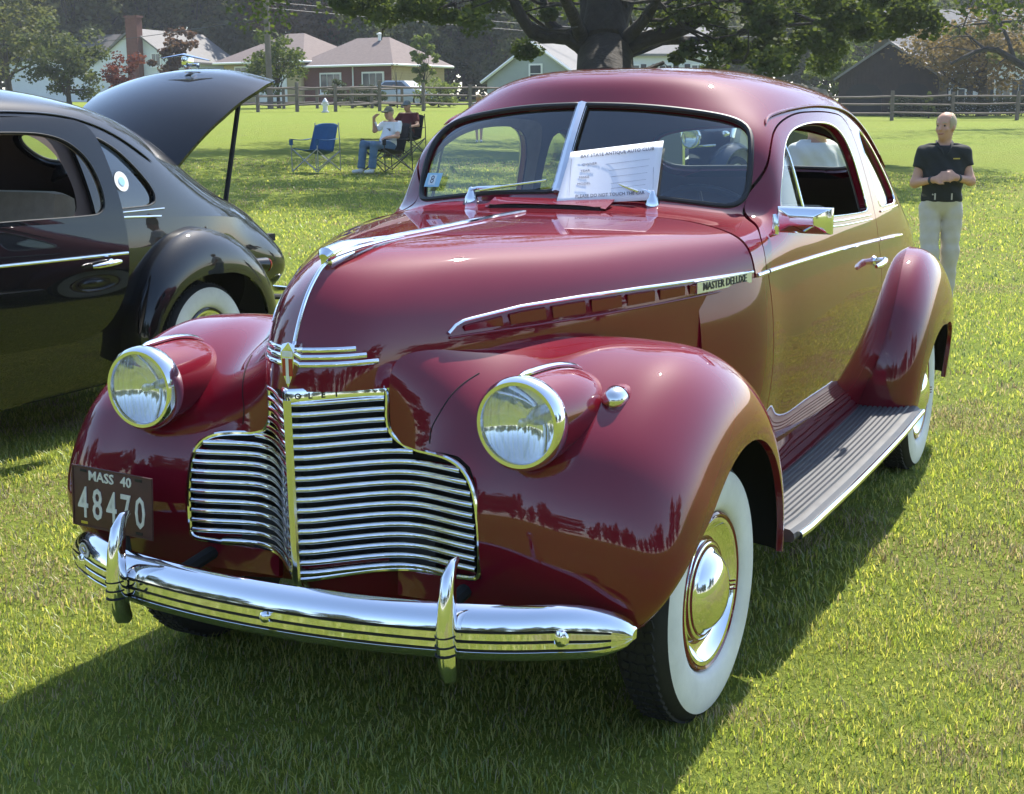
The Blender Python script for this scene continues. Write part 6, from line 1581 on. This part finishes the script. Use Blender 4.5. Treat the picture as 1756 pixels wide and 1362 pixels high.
sit = dict(head=(0, .10, 1.10), neck=(0, .17, .97), chest=(0, .16, .78), pelvis=(0, .07, .50), shL=(.18, .17, .91), shR=(-.18, .17, .91), elL=(.31, .03, .68), elR=(-.30, -.02, .69), wrL=(.29, -.22, .66), wrR=(-.08, -.18, .64), knL=(.28, -.30, .64), knR=(-.0, -.22, .63), palmL=(0, 0, -1), palmR=(0, .3, -1),
           hipL=(.09, .04, .49), hipR=(-.09, .04, .49), kneL=(.15, -.42, .52), kneR=(-.15, -.42, .53), ankL=(.12, -.46, .10), ankR=(-.12, -.52, .10), toeL=(.14, -.64, .034), toeR=(-.14, -.70, .034), look=(.1, -1, -.05), belly=(0, -.05, -.02), hem=.0, waist=.07)
white_t = cloth('white_tshirt', (.74, .74, .76), .06); denim = cloth('blue_denim', (.10, .17, .26), .25); red_s = cloth('dark_red_shirt', (.10, .012, .016)); camo = principled('tan_cap', (.22, .20, .14), rough=.9, noise=(30, .5)); navy = principled('grey_cap', (.16, .18, .19), rough=.9)
s1 = dict(sit); s1.update(elR=(-.30, .0, .78), wrR=(-.20, -.10, 1.03), knR=(-.15, -.06, 1.08), palmR=(.8, .4, 0))
a = build_person('person', s1, dict(shirt=white_t, trousers=denim, shoes=shoe_w), h=.018, hair='short', cap_mat=camo, sleeves=.75); place(a, p2, to_cam(p2) - R(48)); part_box('shirt_print', (.05, .028, .80), (.13, .01, .05), principled('print_grey', (.2, .17, .15), rough=.9), a)
tag(a, 'person in a white t-shirt, jeans and tan cap reclining in a folding chair', 'person')
b = build_person('person', sit, dict(shirt=red_s, trousers=cloth('dark_trousers', (.02, .02, .025)), shoes=shoe_b), h=.020, hair='short', cap_mat=navy, sleeves=.7); place(b, p3, to_cam(p3) - R(30)); tag(b, 'person in a dark red shirt and grey cap seated in a black chair', 'person')
# bystander beyond the coupe, seen through its side windows; another far out on the lawn
st2 = dict(stand); st2.update(look=(.3, -1, -.2), elL=(.27, -.02, 1.12), wrL=(.16, -.22, 1.02), knL=(.12, -.29, 1.0), elR=(-.28, .0, 1.12), wrR=(-.26, -.10, .90), knR=(-.25, -.13, .82), palmL=(0, 0, -1), palmR=(1, 0, 0))
w = build_person('person', st2, dict(shirt=cloth('white_shirt', (.72, .70, .68), .06), trousers=denim, shoes=shoe_b), h=.016, hair='short', sleeves=.6)
p = CAM + AX_F * 9.4 + AX_R * ((1386 - 878) / FPX * 9.4); place(w, np.array([p[0], p[1], float(ground(p[0], p[1]))]), R(60)); w.scale = (.95, .95, .95); tag(w, 'person in a white shirt standing behind the coupe, seen through its windows', 'person')
st3 = dict(stand); st3.update(look=(-1, -.3, 0), elL=(.25, .05, 1.13), wrL=(.24, -.05, .90), knL=(.24, -.08, .82), elR=(-.25, .05, 1.13), wrR=(-.24, -.05, .90), knR=(-.24, -.08, .82), palmL=(-1, 0, 0), palmR=(1, 0, 0))
w = build_person('person', st3, dict(shirt=cloth('grey_shirt', (.25, .27, .30)), trousers=cloth('dark_shorts', (.05, .05, .06)), shoes=shoe_w), h=.022, hair='short', shorts=True, face=False)
p = ground_at(826, 40.5); place(w, p, to_cam(p)); w.scale = (.74, .74, .74); tag(w, 'person in dark shorts far out on the lawn, seen through the windshield', 'person')
# ------------------------------------------------------------------ the black coupe alongside, door ajar and deck lid raised
black_car = empty('black_coupe'); build_coupe(black_car, blackp, door_open=R(-8), lid_open=R(76), detail=False, boards=False, P=P_BLACK, LOOP=LOOP_BLACK)
black_car.location = (-3.59, -.20, 0); pq, nq = lookup(SHELLS, 2.40, 1.20); Xq = Vector((0, 1, 0)) - Vector(nq) * nq[1]; Xq.normalize(); Yq = Vector(nq).cross(Xq); Xq = -Xq if Yq.z < 0 else Xq; Yq = Vector(nq).cross(Xq)
for rad, mt, of in ((.050, trim_w, -.014), (.022, stk, -.012)):
    bm = bmesh.new(); bmesh.ops.create_circle(bm, cap_ends=True, segments=28, radius=rad)
    for v in bm.verts: v.co = Vector(pq) + Vector(nq) * of + Xq * v.co.x + Yq * v.co.y
    bm_obj('window_sticker', bm, mt, black_car, smooth=False)
tag(black_car, 'black coupe with its driver door open and its rear deck lid raised', 'car')

# ------------------------------------------------------------------ dark blue vintage tourer parked behind, seen through the rear window
blue_p = paint_mat('midnight_blue_paint', (.010, .018, .045), (.014, .024, .058)); cream = principled('cream_tyre_cover', (.55, .50, .38), rough=.4, coat=.5); canvas = principled('canvas_hood', (.10, .085, .06), rough=.95, bump=(60, .5, .003))
vt = empty('vintage_tourer')
def vpart(name, mat, fn, parent=vt, **k):
    bm = bmesh.new(); fn(bm); return bm_obj(name, bm, mat, parent, **k)
def loft(bm, secs):
    rings = [[bm.verts.new(p) for p in s] for s in secs]
    for a, b in zip(rings, rings[1:]):
        for k in range(len(a)): bm.faces.new((a[k], a[(k + 1) % len(a)], b[(k + 1) % len(a)], b[k]))
    bm.faces.new(rings[0][::-1]); bm.faces.new(rings[-1])
def arch(w, z0, z1, y, n=12, pw=.5): return [(w * math.copysign(abs(math.cos(a)) ** pw, math.cos(a)), y, z0 + (z1 - z0) * math.sin(a) ** .55) for a in np.linspace(0, math.pi, n)]
hd = vpart('engine_hood', blue_p, lambda bm: loft(bm, [arch(.27, .62, 1.20, -.55), arch(.33, .62, 1.22, .1), arch(.42, .62, 1.24, .75)]))
vpart('radiator_shell', chrome, lambda bm: loft(bm, [arch(.285, .55, 1.225, -.62), arch(.29, .55, 1.235, -.54)]))
vpart('radiator_core', principled('radiator_mesh', (.20, .20, .19), rough=.5, metal=.7, bump=(120, .8, .004)), lambda bm: loft(bm, [arch(.24, .60, 1.17, -.632), arch(.24, .60, 1.17, -.60)]))
vpart('hood_hinge', chrome, lambda bm: tube(bm, [(0, -.54, 1.245), (0, .75, 1.255)], .012, 8))
vpart('mascot', chrome, lambda bm: tube(bm, [(0, -.58, 1.24), (0, -.57, 1.32), (0, -.50, 1.36)], [.03, .02, .004], 8))
for q in (1, -1):
    hl = vpart('headlamp', chrome, lambda bm: lathe(bm, [(.17, 0), (.15, .05), (.08, .11), (0, .140), (-.03, .142), (-.035, .13)], 28, 'y', (.36 * q, -.60, 1.02)))
    vpart('headlamp_lens', lens_mat, lambda bm: lathe(bm, [(-.03, .13), (-.045, .08), (-.05, 0)], 28, 'y', (.36 * q, -.60, 1.02)), hl)
    vpart('headlamp_reflector', chrome, lambda bm: lathe(bm, [(-.02, .13), (.02, .09), (.04, .04), (.045, 0)], 28, 'y', (.36 * q, -.60, 1.02)), hl)
    vpart('side_lamp', chrome, lambda bm: lathe(bm, [(.08, 0), (.06, .03), (0, .045), (-.02, .04), (-.03, 0)], 18, 'y', (.62 * q, -.20, 1.06)))
    def fend(bm):
        secs = []
        for t in np.linspace(0, 1, 18):
            a = R(-5 + 165 * t) if t < .75 else None
            if a is not None: y, z = -.02 - .52 * math.cos(a), .42 + .46 * math.sin(a)
            else: u = (t - .75) / .25; y, z = .28 + .75 * u, .80 - .40 * u
            secs.append([((.50 + .28 * k / 6) * q, y, z + .075 * math.sin(math.pi * k / 6)) for k in range(7)] + [((.78 - .28 * k / 6) * q, y + .0, z - .02 + .070 * math.sin(math.pi * k / 6)) for k in range(7)])
        loft(bm, secs)
    vpart('fender', blue_p, fend)
    def rfend(bm):
        secs = []
        for a in np.linspace(R(10), R(170), 14):
            y, z = 2.85 - .48 * math.cos(a), .40 + .44 * math.sin(a); secs.append([((.52 + .26 * k / 6) * q, y, z + .06 * math.sin(math.pi * k / 6)) for k in range(7)] + [((.78 - .26 * k / 6) * q, y, z - .02 + .055 * math.sin(math.pi * k / 6)) for k in range(7)])
        loft(bm, secs)
    vpart('fender', blue_p, rfend)
    vpart('running_board', board_rubber, lambda bm: box(bm, (.66 * q, 1.6, .38), (.28, 1.5, .04), bevel=.01))
    for yw in (0, 2.85):
        def tyre(bm): lathe(bm, [(-.05, .30), (-.065, .34), (-.05, .375), (0, .385), (.05, .375), (.065, .34), (.05, .30)], 40, 'x', (.66 * q, yw, .385), close=True)
        w = vpart('wheel', rubber, tyre); vpart('wheel_disc', cream, lambda bm: lathe(bm, [(-.04, .30), (.02, .30), (.045, .20), (.05, .08), (.07, .06), (.075, 0)] if q > 0 else [(.04, .30), (-.02, .30), (-.045, .20), (-.05, .08), (-.07, .06), (-.075, 0)], 36, 'x', (.66 * q, yw, .385)), w)
    sp = vpart('spare_wheel', cream, lambda bm: lathe(bm, [(-.05, .26), (-.07, .33), (0, .375), (.07, .33), (.05, .26), (.04, .10), (.06, 0)] if q > 0 else [(.05, .26), (.07, .33), (0, .375), (-.07, .33), (-.05, .26), (-.04, .10), (-.06, 0)], 40, 'x', (.60 * q, .42, .93)))
    vpart('spare_cover', chrome, lambda bm: tube(bm, [(.60 * q, .42 - .385 * math.cos(a), .93 + .385 * math.sin(a)) for a in np.linspace(R(10), R(170), 20)], .075, 10, flat=.35), sp)
    vpart('spare_mirror', chrome, lambda bm: tube(bm, [(.60 * q, .42, 1.32), (.60 * q, .42, 1.40), (.60 * q, .40, 1.46)], [.02, .012, .05], 10), sp)
vpart('lamp_bar', chrome, lambda bm: tube(bm, [(-.60, -.40, .92), (-.36, -.52, .90), (.36, -.52, .90), (.60, -.40, .92)], .016, 8))
vpart('bumper', chrome, lambda bm: tube(bm, [(-.75, -.72, .50), (-.3, -.80, .50), (.3, -.80, .50), (.75, -.72, .50)], .035, 8))
vpart('body_tub', blue_p, lambda bm: loft(bm, [[(-.45, .75, .5), (.45, .75, .5), (.45, .75, 1.22), (-.45, .75, 1.22)], [(-.62, 1.2, .45), (.62, 1.2, .45), (.62, 1.2, 1.15), (-.62, 1.2, 1.15)], [(-.66, 2.4, .45), (.66, 2.4, .45), (.66, 2.4, 1.15), (-.66, 2.4, 1.15)], [(-.58, 3.2, .5), (.58, 3.2, .5), (.55, 3.15, 1.1), (-.55, 3.15, 1.1)]]))
vpart('canvas_top', canvas, lambda bm: loft(bm, [[(-.56, .95, 1.60), (.56, .95, 1.60), (.52, .95, 1.66), (-.52, .95, 1.66)], [(-.60, 1.9, 1.62), (.60, 1.9, 1.62), (.52, 1.9, 1.72), (-.52, 1.9, 1.72)], [(-.58, 2.9, 1.50), (.58, 2.9, 1.50), (.50, 2.9, 1.64), (-.50, 2.9, 1.64)], [(-.54, 3.1, 1.1), (.54, 3.1, 1.1), (.52, 3.14, 1.12), (-.52, 3.14, 1.12)]]))
wsf = vpart('windscreen_frame', chrome, lambda bm: tube(bm, [(-.50, .80, 1.2), (-.52, .92, 1.62), (.52, .92, 1.62), (.50, .80, 1.2)], .016, 8)); py_obj('windscreen_glass', [(-.49, .805, 1.22), (.49, .805, 1.22), (.51, .915, 1.6), (-.51, .915, 1.6)], [(0, 1, 2, 3)], glass, wsf)
pv = CAM + AX_F * 22.0 + AX_R * ((1178 - 878) / FPX * 22.0); vt.location = (pv[0], pv[1], float(ground(pv[0], pv[1]))); vt.rotation_euler = (0, 0, YAW - R(38)); vt.scale = (1.12, 1.12, 1.12)
tag(vt, 'dark blue vintage tourer with sidemounted spare, seen through the coupe rear window', 'car')
# pale saloon parked on the road behind the fence
sd = empty('parked_saloon'); silver = paint_mat('silver_paint', (.45, .47, .50), (.50, .52, .55), .4)
def spart(name, mat, fn, parent=sd, **k):
    bm = bmesh.new(); fn(bm); return bm_obj(name, bm, mat, parent, **k)
def ssec(y, w, z0, z1, r=.08): return [(-w, y, z0), (w, y, z0), (w + .02, y, (z0 + z1) / 2), (w - r, y, z1), (-w + r, y, z1), (-w - .02, y, (z0 + z1) / 2)]
spart('body', silver, lambda bm: loft(bm, [ssec(-2.2, .70, .30, .62), ssec(-2.0, .82, .22, .74), ssec(-.9, .86, .20, .92), ssec(.9, .86, .20, .96), ssec(2.0, .82, .24, .95), ssec(2.25, .72, .32, .80)]))
cb = spart('cabin', silver, lambda bm: loft(bm, [ssec(-.95, .74, .90, .94), ssec(-.25, .62, .90, 1.40, .10), ssec(.95, .62, .92, 1.42, .10), ssec(1.75, .72, .92, .98)]))
spart('side_glass', pane_m, lambda bm: [loft(bm, [[(q * .765, -.62, 1.0), (q * .765, 1.30, 1.0), (q * .655, .92, 1.33), (q * .655, -.18, 1.33)], [(q * .70, -.62, 1.0), (q * .70, 1.30, 1.0), (q * .60, .92, 1.33), (q * .60, -.18, 1.33)]]) for q in (1, -1)], cb)
for q in (1, -1):
    for yw in (-1.35, 1.35):
        w = spart('wheel', rubber, lambda bm: lathe(bm, [(-.09, .20), (-.10, .29), (-.07, .32), (.07, .32), (.10, .29), (.09, .20)], 28, 'x', (.78 * q, yw, .32), close=True)); spart('rim', chrome_satin, lambda bm: lathe(bm, [(.05 * q, .21), (.09 * q, .19), (.06 * q, .05), (.07 * q, 0)], 24, 'x', (.78 * q, yw, .32)), w)
    spart('headlamp', lens_mat, lambda bm: box(bm, (.60 * q, -2.14, .62), (.28, .08, .13), bevel=.03)); spart('tail_lamp', red_lamp, lambda bm: box(bm, (.62 * q, 2.18, .76), (.22, .08, .14), bevel=.03))
q = ground_at(705, 84); sd.location = q; sd.rotation_euler = (0, 0, YAW + R(62)); tag(sd, 'pale silver saloon parked behind the fence beside the yellow wall', 'car')
# ------------------------------------------------------------------ thin summer haze over the whole green
bm = bmesh.new(); box(bm, (0, 0, 20.0), (1960, 1960, 46.0))
hz = bm_obj('haze', bm, bpy.data.materials.new('summer_haze'), None, smooth=False); hm = hz.data.materials[0]; hm.use_nodes = True; hn = hm.node_tree
hn.nodes.remove(hn.nodes['Principled BSDF']); pv_ = hn.nodes.new('ShaderNodeVolumePrincipled'); pv_.inputs['Density'].default_value = 0.00045; pv_.inputs['Color'].default_value = (.82, .88, .95, 1); pv_.inputs['Anisotropy'].default_value = .35
hn.links.new(pv_.outputs[0], hn.nodes['Material Output'].inputs['Volume']); tag(hz, 'thin pale summer haze', 'haze', kind='stuff')
